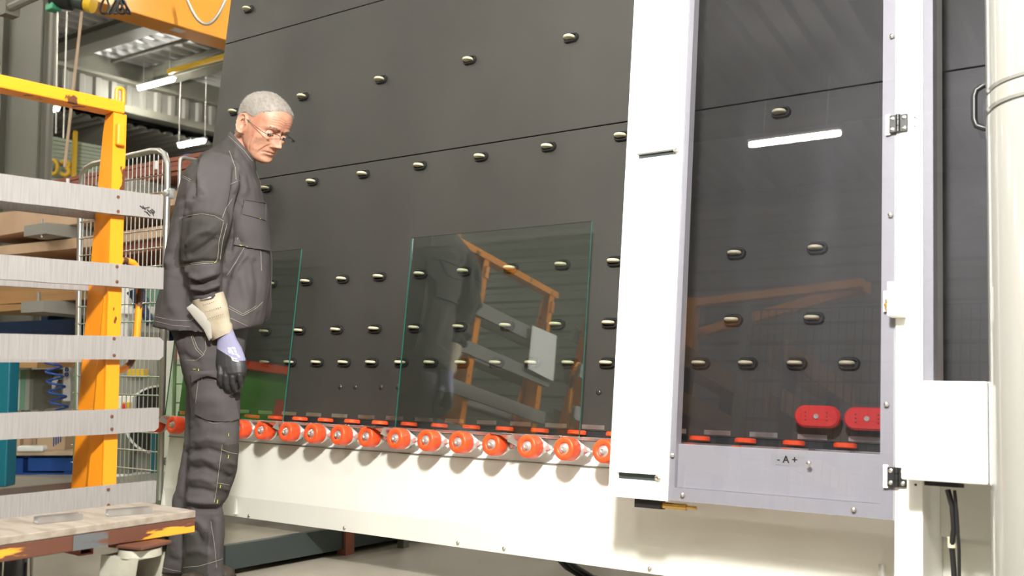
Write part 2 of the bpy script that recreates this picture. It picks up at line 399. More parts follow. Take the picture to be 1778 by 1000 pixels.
def digit(s, x0, x1, y0, y1, nm):
    pts = []
    xm, rx = (x0 + x1) / 2, (x1 - x0) / 2; ym, ry = (y0 + y1) / 2, (y1 - y0) / 2
    b = MB()
    if s == '0': b.tube([at(xm + rx * math.cos(a), ym + ry * math.sin(a), pd - 0.12) for a in [i * PI / 10 for i in range(20)]], 0.028, 8, closed=True)
    else:
        b.tube([at(xm + rx * math.cos(a), ym - ry / 2 + ry / 2 * math.sin(a), pd - 0.12) for a in [-2.6 + i * 0.35 for i in range(12)]], 0.028, 8)
        b.tube([at(xm + rx * math.cos(a), ym + ry / 2 + ry / 2 * math.sin(a), pd - 0.12) for a in [-1.3 + i * 0.36 for i in range(12)]], 0.028, 8)
    obj(nm, b, M['yellow'], t, 60)
digit('0', 85, 100, 278, 302, 'numeral'); digit('3', 105, 120, 280, 304, 'numeral')
# ================================================================== the glass machine, leaning back seven degrees
DW, AL = 2.85, math.radians(7)
ROT = (-AL, 0, 0)
NW = V((0, -math.cos(AL), math.sin(AL))); TW = V((0, math.sin(AL), math.cos(AL))); OW = V((0, DW, HC))
def wpt(x, n, t): return OW + V((1, 0, 0)) * x + NW * n + TW * t
def frame_at(x, n, t):                                     # local coordinates of a thing whose root sits at (x, n, t)
    return lambda X, N, T: V((X - x, -(N - n), T - t))
Z0 = -0.66
t = machine = thing('glass_conveyor_wall', 'long leaning glass handling machine with black back wall, orange rollers and white apron', 'machine', wpt(-2.1, 0, Z0), ROT)
L = frame_at(-2.1, 0, Z0)
XL, XR = -3.845, 0.4
def lbox(b, x0, x1, n0, n1, t0, t1, F=None, mi=0, bev=0):
    F = F or L; a, c = F(x0, n0, t0), F(x1, n1, t1)
    return b.box((a + c) / 2, (abs(c.x - a.x), abs(c.y - a.y), abs(c.z - a.z)), mi=mi, bev=bev)
for t0, t1 in ((-0.232, 0.8135), (0.8175, 1.5265), (1.5305, 2.30)):
    b = MB(); lbox(b, XL, XR, -0.02, 0.0, t0, t1, bev=0.0015); obj('back_panel', b, M['panel'], machine)
b = MB(); lbox(b, XL + 0.004, XR, -0.03, -0.021, -0.24, 2.3); obj('backing', b, M['blackmatte'], machine)
b = MB(); lbox(b, XL + 0.02, XR, -0.10, -0.031, -0.30, 2.3); obj('support_frame', b, M['steelgrey'], machine)
# caster stops: black oval housing with a cream wheel
def stadium(w, h, n=12):
    r = h / 2; p = []
    for i in range(n + 1): a = -PI / 2 + PI * i / n; p.append((w / 2 - r + r * math.cos(a), r * math.sin(a)))
    for i in range(n + 1): a = PI / 2 + PI * i / n; p.append((-w / 2 + r + r * math.cos(a), r * math.sin(a)))
    return p
b = MB()
o1, o2, i1, i2 = stadium(0.062, 0.036), stadium(0.056, 0.030), stadium(0.050, 0.024), stadium(0.044, 0.016)
k = len(o1); vs = [(u, 0.003, v) for u, v in o1] + [(u, -0.006, v) for u, v in o1] + [(u, -0.012, v) for u, v in o2] + [(u, -0.012, v) for u, v in i1] + [(u, -0.001, v) for u, v in i2]
fs = [(r * k + i, r * k + (i + 1) % k, (r + 1) * k + (i + 1) % k, (r + 1) * k + i) for r in range(4) for i in range(k)] + [tuple(4 * k + i for i in range(k))]
b.add(vs, fs); stop_me = mesh_of('caster_stop', b, M['black'], 35)
b = MB(); b.lathe([(0.014, -0.0045), (0.019, -0.0045), (0.0215, -0.002), (0.0215, 0.002), (0.019, 0.0045), (0.014, 0.0045)], 24); wheel_me = mesh_of('stop_wheel', b, M['cream'], 40)
rows = [(1.676, [-3.696, -3.233, -2.77, -2.307, -1.844, -1.381, -0.918]), (1.1655, [-3.707, -3.243, -2.78, -2.317, -1.856, -1.393]),
        (0.7645, [-3.715, -3.417, -3.125, -2.826, -2.522, -2.223, -1.921, -1.623, -1.067]),
        (0.329, [-3.735, -3.523, -3.311, -3.094, -2.883, -2.681, -2.47, -2.259, -2.048, -1.831, -1.623, -1.198, -0.947]),
        (0.1215, [-3.733, -3.523, -3.313, -3.104, -2.887, -2.679, -2.473, -2.259, -2.047, -1.837, -1.63, -1.201, -0.953]),
        (-0.0105, [-3.731, -3.583, -3.435, -3.287, -3.138, -2.979, -2.827, -2.678, -2.526, -2.382, -2.235, -2.08, -1.928, -1.777, -1.631, -1.303, -1.151, -1.001, -0.851])]
for tt, xs in rows:
    for x in xs:
        o = obj('caster_stop', stop_me, None, machine, loc=L(x, 0.0, tt)); obj('stop_wheel', wheel_me, None, o, loc=(-0.004, -0.0115, 0.001))
# plug screws in the lower panel
b = MB(); b.lathe([(0.0, 0.006), (0.006, 0.0055), (0.009, 0.003), (0.010, 0.0)][::-1], 14, close=False); plug = mesh_of('plug', b, mat('dark_plug', (0.06, 0.058, 0.055), 0.3, 0.6), 40)
for px in (591, 617, 662, 691, 1040):
    p = onplane(px, 672 if px < 1000 else 681, NW, wpt(0, 0, 0)) - OW
    obj('plug', plug, None, machine, loc=L(p.x, 0.0, p.dot(TW)), rot=(PI / 2, 0, 0))
# conveyor rail: polished strip, white channel, disc rollers and drive rollers
b = MB(); lbox(b, XL - 0.005, XR, 0.0, 0.075, -0.2665, -0.256, bev=0.001); obj('rail_strip', b, M['steel'], machine)
b = MB(); lbox(b, XL - 0.005, XR, -0.02, -0.001, -0.26, -0.233); obj('dark_gap', b, M['blackmatte'], machine)
b = MB(); lbox(b, XL - 0.005, XR, 0.0, 0.030, -0.345, -0.268); obj('roller_channel', b, M['white'], machine)
b = MB(); lbox(b, XL - 0.005, XR, 0.028, 0.034, -0.3485, -0.3455); obj('channel_lip', b, M['steelgrey'], machine)
b = MB(); b.lathe([(0.0, -0.007), (0.028, -0.007), (0.031, -0.005), (0.031, 0.004), (0.027, 0.007), (0.008, 0.0078), (0.0, 0.0078)], 28, close=False); disc_me = mesh_of('disc_roller', b, M['orange_pu'], 40)
b = MB(); b.box((0.012, 0.0105, 0.012), (0.085, 0.001, 0.014)); slot_me = mesh_of('guide_slot', b, M['steel'])
rx0, pitch = -1.697, 0.1425
for i in range(-8, 16):
    x = -1.717 - 0.1445 * i
    if x < XL - 0.02: continue
    d_ = obj('disc_roller', disc_me, None, machine, loc=L(x, 0.032, -0.241)); obj('guide_slot', slot_me, None, d_, loc=(0.03, 0.0205, 0.009))
# drive roller, axis along the wall normal (local -y is outward)
RX = Matrix.Rotation(PI / 2, 4, 'X')                       # local z -> -y
b = MB(); b.lathe([(0.019, 0.046), (0.022, 0.0485), (0.0325, 0.0485), (0.0358, 0.0462), (0.0372, 0.042), (0.0372, 0.003), (0.0355, 0.0), (0.018, 0.0), (0.018, 0.038), (0.019, 0.046)], 36, M=RX, close=False); tyre = mesh_of('roller_tyre', b, M['orange_pu'], 40)
b = MB(); b.lathe([(0.0185, 0.030), (0.0185, 0.041), (0.012, 0.043), (0.012, 0.046), (0.0095, 0.0465), (0.0095, 0.053), (0.005, 0.054), (0.0045, 0.050), (0.0, 0.050)], 24, M=RX, close=False); hub = mesh_of('hub', b, M['chrome'], 35)
b = MB(); b.lathe([(0.033, -0.014), (0.035, -0.011), (0.034, -0.003), (0.02, 0.0)], 30, M=RX, close=True)
b.prism([(0.0, 0.036), (0.062, 0.004), (0.062, -0.004), (0.0, -0.036)], 0.0125, 0.0155, 'y'); b.cyl((0.05, 0.060, 0), (0.05, 0.002, 0), 0.007, 8); b.cyl((0, 0.062, 0), (0, 0.014, 0), 0.014, 14); brk = mesh_of('bearing_plate', b, M['chrome'], 35)
for i in range(-5, 16):
    x = rx0 - pitch * i
    if x < XL + 0.0: continue
    o = obj('drive_roller', tyre, None, machine, loc=L(x, 0.092, -0.297)); obj('hub', hub, None, o); obj('bearing_plate', brk, None, o)
b = MB(); b.box((0.02, -0.045, 0.034), (0.085, 0.035, 0.003)); b.add([(-0.018, -0.062, 0.033), (0.065, -0.062, 0.033), (0.075, 0.052, 0.033), (0.075, 0.052, -0.033), (0.02, -0.06, 0.03)], [(0, 1, 4), (1, 2, 3, 4)])
b.add([(-0.02, -0.064, 0.034), (0.07, -0.064, 0.034), (0.10, 0.055, 0.034), (0.0, 0.055, 0.034), (0.10, 0.055, -0.03), (0.05, -0.064, 0.012)], [(0, 1, 2, 3), (1, 5, 4, 2)])
gus = mesh_of('sensor_bracket', b, M['steel'])
for x in (-3.84 , -3.104, -2.533, -1.972): obj('sensor_bracket', gus, None, machine, loc=L(x + 0.012, 0.085, -0.297))
# apron: broad white sheet, folded lip at the foot, little dome screws
b = MB(); a = [L(XL, 0.028, -0.349), L(XL, 0.028, -0.572), L(XL, 0.010, -0.655), L(XL, -0.03, -0.655)]
bb = [p + V((XR - XL, 0, 0)) for p in a]; th = V((0, 0.004, 0))
for s in range(3): b.add([a[s], bb[s], bb[s + 1], a[s + 1], a[s] + th, bb[s] + th, bb[s + 1] + th, a[s + 1] + th], [(0, 1, 2, 3), (7, 6, 5, 4), (0, 4, 5, 1), (2, 6, 7, 3), (0, 3, 7, 4), (1, 5, 6, 2)])
obj('apron', b, M['apron'], machine)
b = MB(); lbox(b, XL - 0.005, XL + 0.005, -0.35, 0.026, -0.65, -0.30); obj('end_plate', b, M['apron'], machine)
b = MB(); b.lathe([(0.0065, 0), (0.006, 0.003), (0.003, 0.005), (0, 0.0055)], 12, M=RX, close=False); scr = mesh_of('screw', b, M['screw'], 60)
for px, py in ((432, 895), (598, 916), (795, 942), (875, 952), (1128, 987)):
    p = onplane(px, py, NW, wpt(0, 0.016, 0)) - OW
    obj('screw', scr, None, machine, loc=L(p.x, 0.0155, p.dot(TW)))
# machine legs behind the apron
for px, sx in ((600, 0.05), (700, 0.035)):
    p = onz(px, 962 if px == 600 else 950, 0)
    b = MB(); b.box((0, 0, 0), (sx, sx, 0.50)); o = obj('leg', b, M['rustbrown'] if px == 600 else M['steelgrey'], machine)
    o.matrix_parent_inverse = Matrix(); w_ = Matrix.Translation((p.x, p.y, 0.25)); o.matrix_local = (Matrix.Translation(machine.location) @ Matrix.Rotation(-AL, 4, 'X')).inverted() @ w_
for x in (-0.3, -3.6, -2.2):
    b = MB(); b.box((0, 0, 0), (0.08, 0.08, 0.6)); o = obj('leg', b, M['steelgrey'], machine)
    o.matrix_local = (Matrix.Translation(machine.location) @ Matrix.Rotation(-AL, 4, 'X')).inverted() @ Matrix.Translation((x, 3.6 , 0.3))
# white support plate at the foot behind the man's legs and a loop of tube
b = MB(); lbox(b, -3.36, -3.35, -0.30, 0.026, -0.645, -0.57); obj('foot_plate', b, M['apron'], machine)

# ---------------------------------------------------------------- glass sheets on the conveyor
def pane(x0, x1, t0, t1, n, label):
    r = thing('glass_sheet', label, 'glass', wpt((x0 + x1) / 2, n, t0), ROT)
    F = frame_at((x0 + x1) / 2, n, t0)
    b = MB(); lbox(b, x0, x1, -0.003 + n, 0.003 + n, t0, t1, F)
    me = mesh_of('sheet', b, [M['glass'], M['glass_edge']])
    for p in me.polygons: p.material_index = 0 if abs(p.normal.y) > 0.5 else 1
    obj('sheet', me, None, r)
pane(-2.473, -1.684, -0.2555, 0.456, 0.068, 'large clear glass sheet mirroring the rack, standing on the rollers in the middle')
pane(-3.845, -3.075, -0.2555, 0.453, 0.068, 'clear glass sheet with green edge mirroring the green bin, beside the man')

# ---------------------------------------------------------------- guarded part: door, post, second window, box
ND = 0.25
door = thing('guard_door', 'hinged guard door with white strip and clear scratched pane', 'door', wpt(-1.06, ND, -0.426), ROT)
G = frame_at(-1.06, ND, -0.426)
def gbox(b, x0, x1, n0, n1, t0, t1, **k): return lbox(b, x0, x1, n0, n1, t0, t1, G, **k)
b = MB(); TT = 1.95
sl = [(-1.424, -1.294, 0.593), (-1.437, -1.307, -0.366)]
xs0, xs1 = -1.461, -1.272
for n0, n1, t0, t1, x0, x1 in [(0.24, 0.255, 0.602, TT, xs0, xs1), (0.24, 0.255, 0.584, 0.602, xs0, -1.424), (0.24, 0.255, 0.584, 0.602, -1.294, xs1), (0.24, 0.255, -0.357, 0.584, xs0, xs1),
                               (0.24, 0.255, -0.375, -0.357, xs0, -1.437), (0.24, 0.255, -0.375, -0.357, -1.307, xs1), (0.24, 0.255, -0.427, -0.375, xs0, xs1)]:
    gbox(b, x0, x1, n0, n1, t0, t1)
obj('white_strip', b, M['white'], door)
for x0, x1, tt in sl:
    b = MB(); gbox(b, x0 - 0.01, x1 + 0.01, 0.205, 0.2395, tt - 0.012, tt + 0.012); obj('slot_backing', b, M['darkgreen'], door)
    b = MB(); b.lathe([(0.0095, 0), (0.0095, 0.004), (0.006, 0.007), (0.0045, 0.0075), (0.004, 0.005), (0, 0.005)], 18, M=RX, close=False); obj('slot_bolt', b, M['screw'], door, 35, loc=G(x1 + 0.004, 0.255, tt + 0.0))
b = MB()
gbox(b, -1.272, -1.256, 0.215, 0.248, -0.424, TT); gbox(b, -0.698, -0.664, 0.215, 0.248, -0.424, TT); gbox(b, -1.256, -0.698, 0.215, 0.248, -0.424, -0.388)
obj('frame', b, M['grey'], door)
b = MB(); gbox(b, -1.256, -0.698, 0.205, 0.232, -0.388, -0.266, bev=0.002); obj('bottom_panel', b, M['grey'], door)
b = MB(); gbox(b, -1.271, -0.665, 0.2485, 0.2535, -0.424, TT); obj('clear_pane', b, M['acrylic'], door)
for x, tt in [(-0.664 - 0.011, 1.45), (-0.674, 0.835), (-0.675, 0.345), (-0.682, -0.142), (-0.875, -0.299), (-1.262, -0.299), (-1.227, -0.406), (-0.76, -0.406)]:
    obj('screw', scr, None, door, loc=G(x, 0.2535, tt))
# label strip with the marks  - A +
b = MB(); gbox(b, -0.985, -0.893, 0.2322, 0.2328, -0.308, -0.278); obj('label_strip', b, mat('pale_label', (0.46, 0.455, 0.46), 0.5), door)
def flattext(s, size, parent, loc, rot, m, name='lettering'):
    c = bpy.data.curves.new(name, 'FONT'); c.body = s; c.size = size; c.extrude = 0.0003; c.offset = 0.0005; c.align_x = 'CENTER'; c.align_y = 'CENTER'; c.materials.append(m)
    o = bpy.data.objects.new(name, c); COL.objects.link(o); o.parent = parent; o.location = loc; o.rotation_euler = rot; return o
flattext('- A +', 0.026, door, G(-0.940, 0.2332, -0.293), (PI / 2, 0, 0), M['black'])
# hinges
def hinge(tt):
    h = obj('hinge', MB().box((0, -0.003, 0), (0.046, 0.006, 0.048), bev=0.002), M['black'], door, loc=G(-0.655, 0.2545, tt))
    b = MB()
    for k in range(3): b.cyl((0, -0.008, -0.023 + k * 0.016), (0, -0.008, -0.0085 + k * 0.016), 0.0055, 10)
    obj('knuckle', b, M['black'], h, 40)
    b = MB()
    for sx in (-1, 1):
        for sz in (-1, 1): b.lathe([(0.0055, 0), (0.005, 0.002), (0.002, 0.003), (0.0018, 0.001), (0, 0.001)], 12, M=Matrix.Translation((sx * 0.0145, -0.006, sz * 0.0145)) @ RX, close=False)
    obj('hinge_screw', b, M['screw'], h, 40, stuff=True)
    obj('washer_plate', MB().box((-0.027, -0.001, 0.001), (0.012, 0.004, 0.056)), M['white'], h)
hinge(0.587); hinge(-0.320)
# sensor switch under the door
b = MB(); gbox(b, -1.385, -1.305, 0.20, 0.235, -0.452, -0.4285); sw = obj('sensor_switch', b, M['black'], door)
b = MB(); b.cyl((-0.045 + 0.0, 0, 0), (0.03, 0, 0), 0.009, 12); b.cyl((0.03, 0, 0), (0.06, 0, 0), 0.005, 10); o = obj('brass_gland', b, M['brass'], sw, 40, loc=G(-1.26, 0.218, -0.44))
# enclosure: post, second frame, panes
enc = thing('guard_enclosure', 'white post and second guard window right of the hinged door', 'machine', wpt(-0.55, 0.2, Z0), ROT)
E_ = frame_at(-0.55, 0.2, Z0)
def ebox(b, x0, x1, n0, n1, t0, t1, **k): return lbox(b, x0, x1, n0, n1, t0, t1, E_, **k)
b = MB(); ebox(b, -0.6615, -0.596, 0.03, 0.2535, -0.64, TT, bev=0.002); obj('post', b, M['white'], enc)
b = MB(); ebox(b, -0.5955, -0.573, 0.20, 0.245, -0.09, TT); obj('frame', b, M['grey'], enc)
b = MB(); ebox(b, -0.5955, -0.10, 0.2455, 0.2505, -0.083, TT); obj('clear_pane', b, M['acrylic'], enc)
b = MB(); ebox(b, -0.5955, -0.10, 0.21, 0.245, -0.32, -0.083); obj('lower_panel', b, M['white'], enc)
hb = MB(); hx = -0.467
hp = [(-0.415, 0.2505, 0.645), (-0.415, 0.280, 0.645), (-0.445, 0.290, 0.645), (-0.462, 0.290, 0.636), (-0.467, 0.290, 0.62), (-0.467, 0.290, 0.56), (-0.462, 0.290, 0.543), (-0.445, 0.290, 0.534), (-0.415, 0.280, 0.534), (-0.415, 0.2505, 0.534)]
hb.tube([E_(*p) for p in hp], 0.0075, 10); obj('handle', hb, M['black'], enc, 60)
b = MB(); ebox(b, -0.62, -0.432, 0.256, 0.36, -0.325, -0.093, bev=0.004); obj('switch_box', b, M['white'], enc)
b = MB(); ebox(b, -0.575, -0.50, 0.27, 0.33, -0.335, -0.3255); obj('gland_plate', b, M['blackmatte'], enc)
for tt in (0.60, 0.575):
    b = MB(); b.lathe([(0.0025, 0), (0.0025, 0.001), (0, 0.001)], 10, M=RX, close=False); obj('screw', b, M['black'], enc, loc=E_(-0.615, 0.2537, tt))
b = MB(); b.lathe([(0.003, 0), (0.003, 0.002), (0, 0.002)], 10, M=RX, close=False); obj('screw', b, M['black'], enc, loc=E_(-0.612, 0.2537, -0.335))
# lock: white housing with a brass latch beside it
b = MB(); ebox(b, -0.672, -0.635, 0.254, 0.295, 0.075, 0.162, bev=0.003); lk = obj('lock_housing', b, M['white'], enc)
b = MB(); ebox(b, -0.690, -0.672, 0.254, 0.258, 0.092, 0.145); obj('latch_plate', b, M['white'], lk)
b = MB()
for k, (dx, dz, s) in enumerate([(0, 0, 0.010), (0.004, 0.012, 0.008), (-0.003, -0.010, 0.009), (0.002, 0.022, 0.006), (-0.002, -0.02, 0.006)]): b.box(E_(-0.680 + dx, 0.262, 0.118 + dz), (s, 0.008, s), bev=0.002)
obj('brass_latch', b, M['brass'], lk)
# cream back plates under the box, apron continues
b = MB(); ebox(b, -0.5955, -0.05, 0.06, 0.07, -0.46, -0.30); obj('back_plate', b, M['apron'], enc)
b = MB(); ebox(b, -0.5955, -0.05, 0.03, 0.045, -0.66, -0.46); obj('lower_plate', b, M['apron'], enc)
b = MB(); b.cyl(E_(-0.742, 0.06, -0.545), E_(-0.742, 0.06, -0.60), 0.009, 14); obj('stud', b, M['chrome'], enc, 40)
# rear equipment seen through the clear door: red oval pads and a grey rail
def padthing(x, tt, label):
    r = thing('red_oval_pad', label, 'pad', wpt(x, 0.03, tt), ROT, 'red pads behind the door pane')
    s1, s2 = stadium(0.128, 0.062, 14), stadium(0.118, 0.052, 14); k = len(s1)
    b = MB(); vs = [(u, 0.0, v) for u, v in s1] + [(u, -0.018, v) for u, v in s1] + [(u, -0.024, v) for u, v in s2]
    b.add(vs, [(q * k + i, q * k + (i + 1) % k, (q + 1) * k + (i + 1) % k, (q + 1) * k + i) for q in range(2) for i in range(k)] + [tuple(2 * k + i for i in range(k)), tuple(range(k))[::-1]])
    obj('pad', b, M['red_pad'], r, 35)
    b = MB(); b.lathe([(0.007, 0), (0.007, 0.003), (0.003, 0.003), (0.003, 0.001), (0, 0.001)], 14, M=RX, close=False); obj('bolt', b, M['chrome'], r, loc=(0.0, -0.024, 0))
    b = MB()
    for sx in (-0.03, 0.03):
        for sz in (-0.011, 0, 0.011): b.lathe([(0.002, 0), (0.002, 0.001), (0, 0.001)], 8, M=Matrix.Translation((sx, -0.024, sz)) @ RX, close=False)
    obj('pin_hole', b, M['blackmatte'], r, stuff=True)
    b = MB(); b.box((0, 0.012, 0), (0.03, 0.026, 0.03)); obj('mount', b, M['black'], r)
padthing(-0.925, -0.165, 'red oval pad seen whole through the clear door pane')
padthing(-0.786, -0.167, 'red oval pad half hidden by the door frame at right')
padthing(-0.50, -0.10, 'dark red oval pad behind the second window above the white box')
# cables under the white box
b = MB(); b.tube([wpt(-0.53, 0.30, -0.342), wpt(-0.522, 0.29, -0.38), wpt(-0.523, 0.27, -0.43), wpt(-0.532, 0.25, -0.47), wpt(-0.530, 0.24, -0.52), wpt(-0.528, 0.24, -0.56)], 0.0065, 10)
c1 = tag(obj('sensor_cable', b, M['cable'], smooth=60), 'thick black cable with green end hanging under the white box', 'cable')
b = MB(); b.tube([wpt(-0.528, 0.24, -0.555), wpt(-0.528, 0.24, -0.68)], 0.0075, 10); obj('green_sleeve', b, M['brightgreen'], c1, 60)
b = MB(); b.tube([wpt(-0.5325, 0.25, -0.45), wpt(-0.532, 0.248, -0.475)], 0.0095, 10); obj('cable_joint', b, M['cream'], c1, 60)
b = MB(); b.tube([wpt(-0.515, 0.30, -0.342), wpt(-0.512, 0.29, -0.40), wpt(-0.512, 0.27, -0.48), wpt(-0.516, 0.25, -0.56), wpt(-0.52, 0.25, -0.66)], 0.004, 8)
tag(obj('thin_cable', b, M['cable'], smooth=60), 'thin black cable hanging right of the thick one below the box', 'cable')
# cable lying on the floor under the apron
b = MB()
for k in range(2):
    q = [onz(960 + 12 * k, 958, 0.16), onz(985 + 14 * k, 985, 0.08), onz(1015 + 14 * k, 1003, 0.02), onz(1080 + 10 * k, 1018, 0.014), onz(1180, 1040, 0.014)]
    b.tube(q, 0.011, 8)
tag(obj('floor_cable', b, M['cable'], smooth=60), 'pair of black cables sagging from under the apron to the floor', 'cable')

# ---------------------------------------------------------------- big rounded cream cover in the right foreground
RC, NC, XC = 0.135, 0.40, -0.285
cov = thing('rounded_cover', 'tall glossy cream rounded machine cover at the right edge', 'cover', wpt(XC, NC, Z0), ROT)
xs = topx(wpt(XC, NC, 0.0))
def ring(r, tt): return (r, tt - Z0)
for tlo, thi, nm in ((-0.64, 0.512, 'lower_shell'), (0.518, 0.560, 'collar'), (0.564, 1.95, 'upper_shell')):
    b = MB(); b.lathe([(RC - 0.012, tlo - Z0), (RC - 0.004, tlo - Z0), (RC, tlo + 0.006 - Z0), (RC, thi - 0.006 - Z0), (RC - 0.004, thi - Z0), (RC - 0.012, thi - Z0)], 72)
    obj(nm, b, M['enamel'], cov, 30)
b = MB(); b.lathe([(RC - 0.008, -0.6 - Z0), (RC - 0.008, 1.9 - Z0)], 48); obj('core', b, M['steelgrey'], cov, 60)
# dark platform running under the machine
t = thing('floor_platform', 'low dark steel platform on the floor behind the man', 'platform', (0, 0, 0))
zt = 0.115
a0 = onz(392, 948, zt); a1 = onz(640, 908, zt)
dd = (a1 - a0).normalized(); nn = V((dd.y, -dd.x, 0))      # toward the machine's right
a1 = a0 + dd * 2.2
def quadbox(P, th):
    b = MB(); n = len(P); b.add([p for p in P] + [p - V((0, 0, th)) for p in P], [tuple(range(n)), tuple(range(2 * n - 1, n - 1, -1))] + [(i, n + i, n + (i + 1) % n, (i + 1) % n) for i in range(n)]); return b
obj('deck', quadbox([a0 + nn * -0.03, a1 + nn * -0.03, a1 - nn * 0.9, a0 - nn * 0.9], 0.012), mat('worn_steel_deck', (0.22, 0.20, 0.155), 0.5, vary=((0.16, 0.145, 0.11), (4, 4, 4), 0.4, 0.7)), t)
b = quadbox([a0, a1, a1 - nn * 0.03, a0 - nn * 0.03], 0.09); obj('side_beam', b, M['darkgreen'], t)
b = MB()
for s in (0.03, 1.0, 2.0): q = a0 + dd * s - nn * 0.06; b.box((q.x, q.y, 0.013), (0.06, 0.06, 0.026))
obj('foot_pads', b, M['steelgrey'], t, stuff=True)
# ================================================================== orange plank rack on casters
ca = math.radians(38.0)
YD = FP * math.cos(ca) + RT * math.sin(ca); XD = V((YD.y, -YD.x, 0))     # along the rack, and out of its near face
BED = 0.42
P0 = onz(270, 868, BED); P0.z = 0
CANG = math.atan2(YD.y, YD.x) - PI / 2
def cpl(px, py, off=0.0):                                  # pixel -> rack-local point on the plane x' = off
    p = onplane(px, py, XD, P0 + XD * off) - P0
    return V((p.dot(XD), p.dot(YD), p.z))
def cpz(px, py, z):
    p = onz(px, py, z) - P0; return V((p.dot(XD), p.dot(YD), p.z))
M['greypaint'] = mat('worn_grey_paint', (0.09, 0.095, 0.10), 0.6, vary=((0.11, 0.045, 0.025), (14, 14, 60), 0.5, 0.62))
def build_rack(label, YB, posts):
    r = thing('plank_rack', label, 'rack', P0, (0, 0, CANG))
    ends = [((283, 340), (283, 384), (0, 303), (0, 347)), ((284, 465), (284, 503), (0, 441), (0, 484)), ((284, 586), (284, 624), (0, 577), (0, 623)),
            ((276, 708), (276, 748), (0, 716), (0, 763)), ((271, 835), (271, 870), (0, 860), (0, 907))]
    nails = [(205, (342, 367)), (203, (463, 489)), (198, (588, 617)), (194, (723, 745)), (188, (850, 877))]
    th = 0.018
    nb = MB(); nb.lathe([(0.0045, 0), (0.0045, 0.0010), (0, 0.0015)], 10, M=Matrix.Rotation(PI / 2, 4, 'Y'), close=False); nail = mesh_of('nail', nb, mat('rusty_nail', (0.10, 0.03, 0.012), 0.7))
    zs = []
    for k, e in enumerate(ends):
        a, c, a2, c2 = [cpl(*q) for q in e]
        dz = (a.z - a2.z) / (a.y - a2.y)
        b = MB(); y1 = (a.y + c.y) / 2
        ztop = lambda y: a.z + dz * (y - a.y) * 0.5
        h = ((a.z - c.z) + (a2.z - c2.z)) / 2
        n = 18; vs = []; ra = random.Random(k)
        for i in range(n + 1):
            y = YB + (y1 - 0.012 - YB) * i / (n - 1) if i < n else y1; w_ = (ra.random() - 0.5) * 0.002
            cut = 0.010 if (i == n) else 0
            vs += [(-th, y, ztop(y) - h + w_ + cut * (k in (2, 3))), (0, y, ztop(y) - h + w_ + cut * (k in (2, 3))), (0, y, ztop(y) + w_ * 0.5 - cut * (k == 2)), (-th, y, ztop(y) + w_ * 0.5 - cut * (k == 2))]
        fs = [(0, 1, 2, 3), tuple(4 * n + j for j in (3, 2, 1, 0))] + [(4 * i + j, 4 * i + 4 + j, 4 * i + 4 + (j + 1) % 4, 4 * i + (j + 1) % 4) for i in range(n) for j in range(4)]
        b.add(vs, fs)
        po = obj('plank', b, M['plank'], r)
        if k == 0 and posts[0] == 0:                       # black ink scribble near the plank's end
            sb = MB(); rs = random.Random(2)
            for i in range(9):
                q0 = cpl(242 + 22 * rs.random(), 357 + 11 * rs.random()); q1 = q0 + V((0, rs.uniform(0.006, 0.016), rs.uniform(-0.012, 0.004)))
                sb.tube([V((0.0006, q0.y, q0.z)), V((0.0006, q1.y, q1.z))], 0.0016, 5)
            obj('ink_mark', sb, M['blackmatte'], po, stuff=True)
        zs.append((ztop(y1), h, y1))
        for ny in nails[k][1]:
            q = cpl(nails[k][0], ny); obj('nail', nail, None, po, loc=(0.0004, q.y, q.z))
    # rear planks on the sloping back side
    for k, (zt, h, y1) in enumerate(zs):
        off = -0.10 - (1.25 - zt) * 0.13
        b = MB(); b.box((off - 0.009, (YB + y1 - 0.07) / 2, zt - h / 2 - 0.006), (th, y1 - 0.07 - YB, h)); obj('rear_plank', b, M['plank'], r)
    # posts: flange under the planks and a tapered web
    f0, f1 = cpl(190, 430, -th - 0.002), cpl(213, 430, -th - 0.002)
    zt = cpl(210, 197, -th).z
    ya, yb = f0.y, f1.y
    pm = []
    wtop = 0.040; wbot = 0.165; tk = 0.005
    b = MB(); xo = -th - 0.001
    b.box((xo - tk / 2, (ya + yb) / 2, (zt + BED) / 2), (tk, yb - ya, zt - BED))                  # flange
    b.prism([(xo - tk, zt), (xo - tk, BED - 0.02), (xo - wbot, BED - 0.02), (xo - wbot * 0.66, 0.93), (xo - wtop - 0.012, zt - 0.06), (xo - wtop, zt)], ya, ya + tk, 'y')
    nr = Matrix.Identity(4)
    # folded diagonal crease and back flange
    b.add([(xo - wbot, ya, BED - 0.02), (xo - wbot, ya + 0.05, BED - 0.02), (xo - wtop, ya + 0.04, zt), (xo - wtop, ya, zt)], [(0, 1, 2, 3)])
    b.add([(xo - tk, ya - 0.0005, BED), (xo - wbot * 0.35, ya - 0.012, BED), (xo - wbot * 0.55, ya - 0.0005, BED), (xo - 0.012, ya - 0.0005, 1.05)], [(0, 1, 3), (1, 2, 3)])
    # joggle near the top of the flange
    b.box((xo + 0.006, ya + (yb - ya) * 0.45, zt - 0.060), (0.018, (yb - ya) * 0.62, 0.06), bev=0.004)
    post_me = mesh_of('post', b, M['orange'])
    for dy in posts: obj('post', post_me, None, r, loc=(0, dy, 0))
    # top beam with its lifting eye
    q0, q1 = cpl(216, 177, -th), cpl(216, 198, -th)
    b = MB(); b.box((-th - 0.030 + 0.004, (q0.y + YB) / 2, (q0.z + q1.z) / 2), (0.06, q0.y - YB, q0.z - q1.z), bev=0.003); obj('top_beam', b, M['orange'], r)
    h0, h1, hz = cpl(202, 175, -0.03), cpl(214, 178, -0.03), cpl(208, 153, -0.03).z
    rr = (h1.y - h0.y) / 2; ym = (h0.y + h1.y) / 2
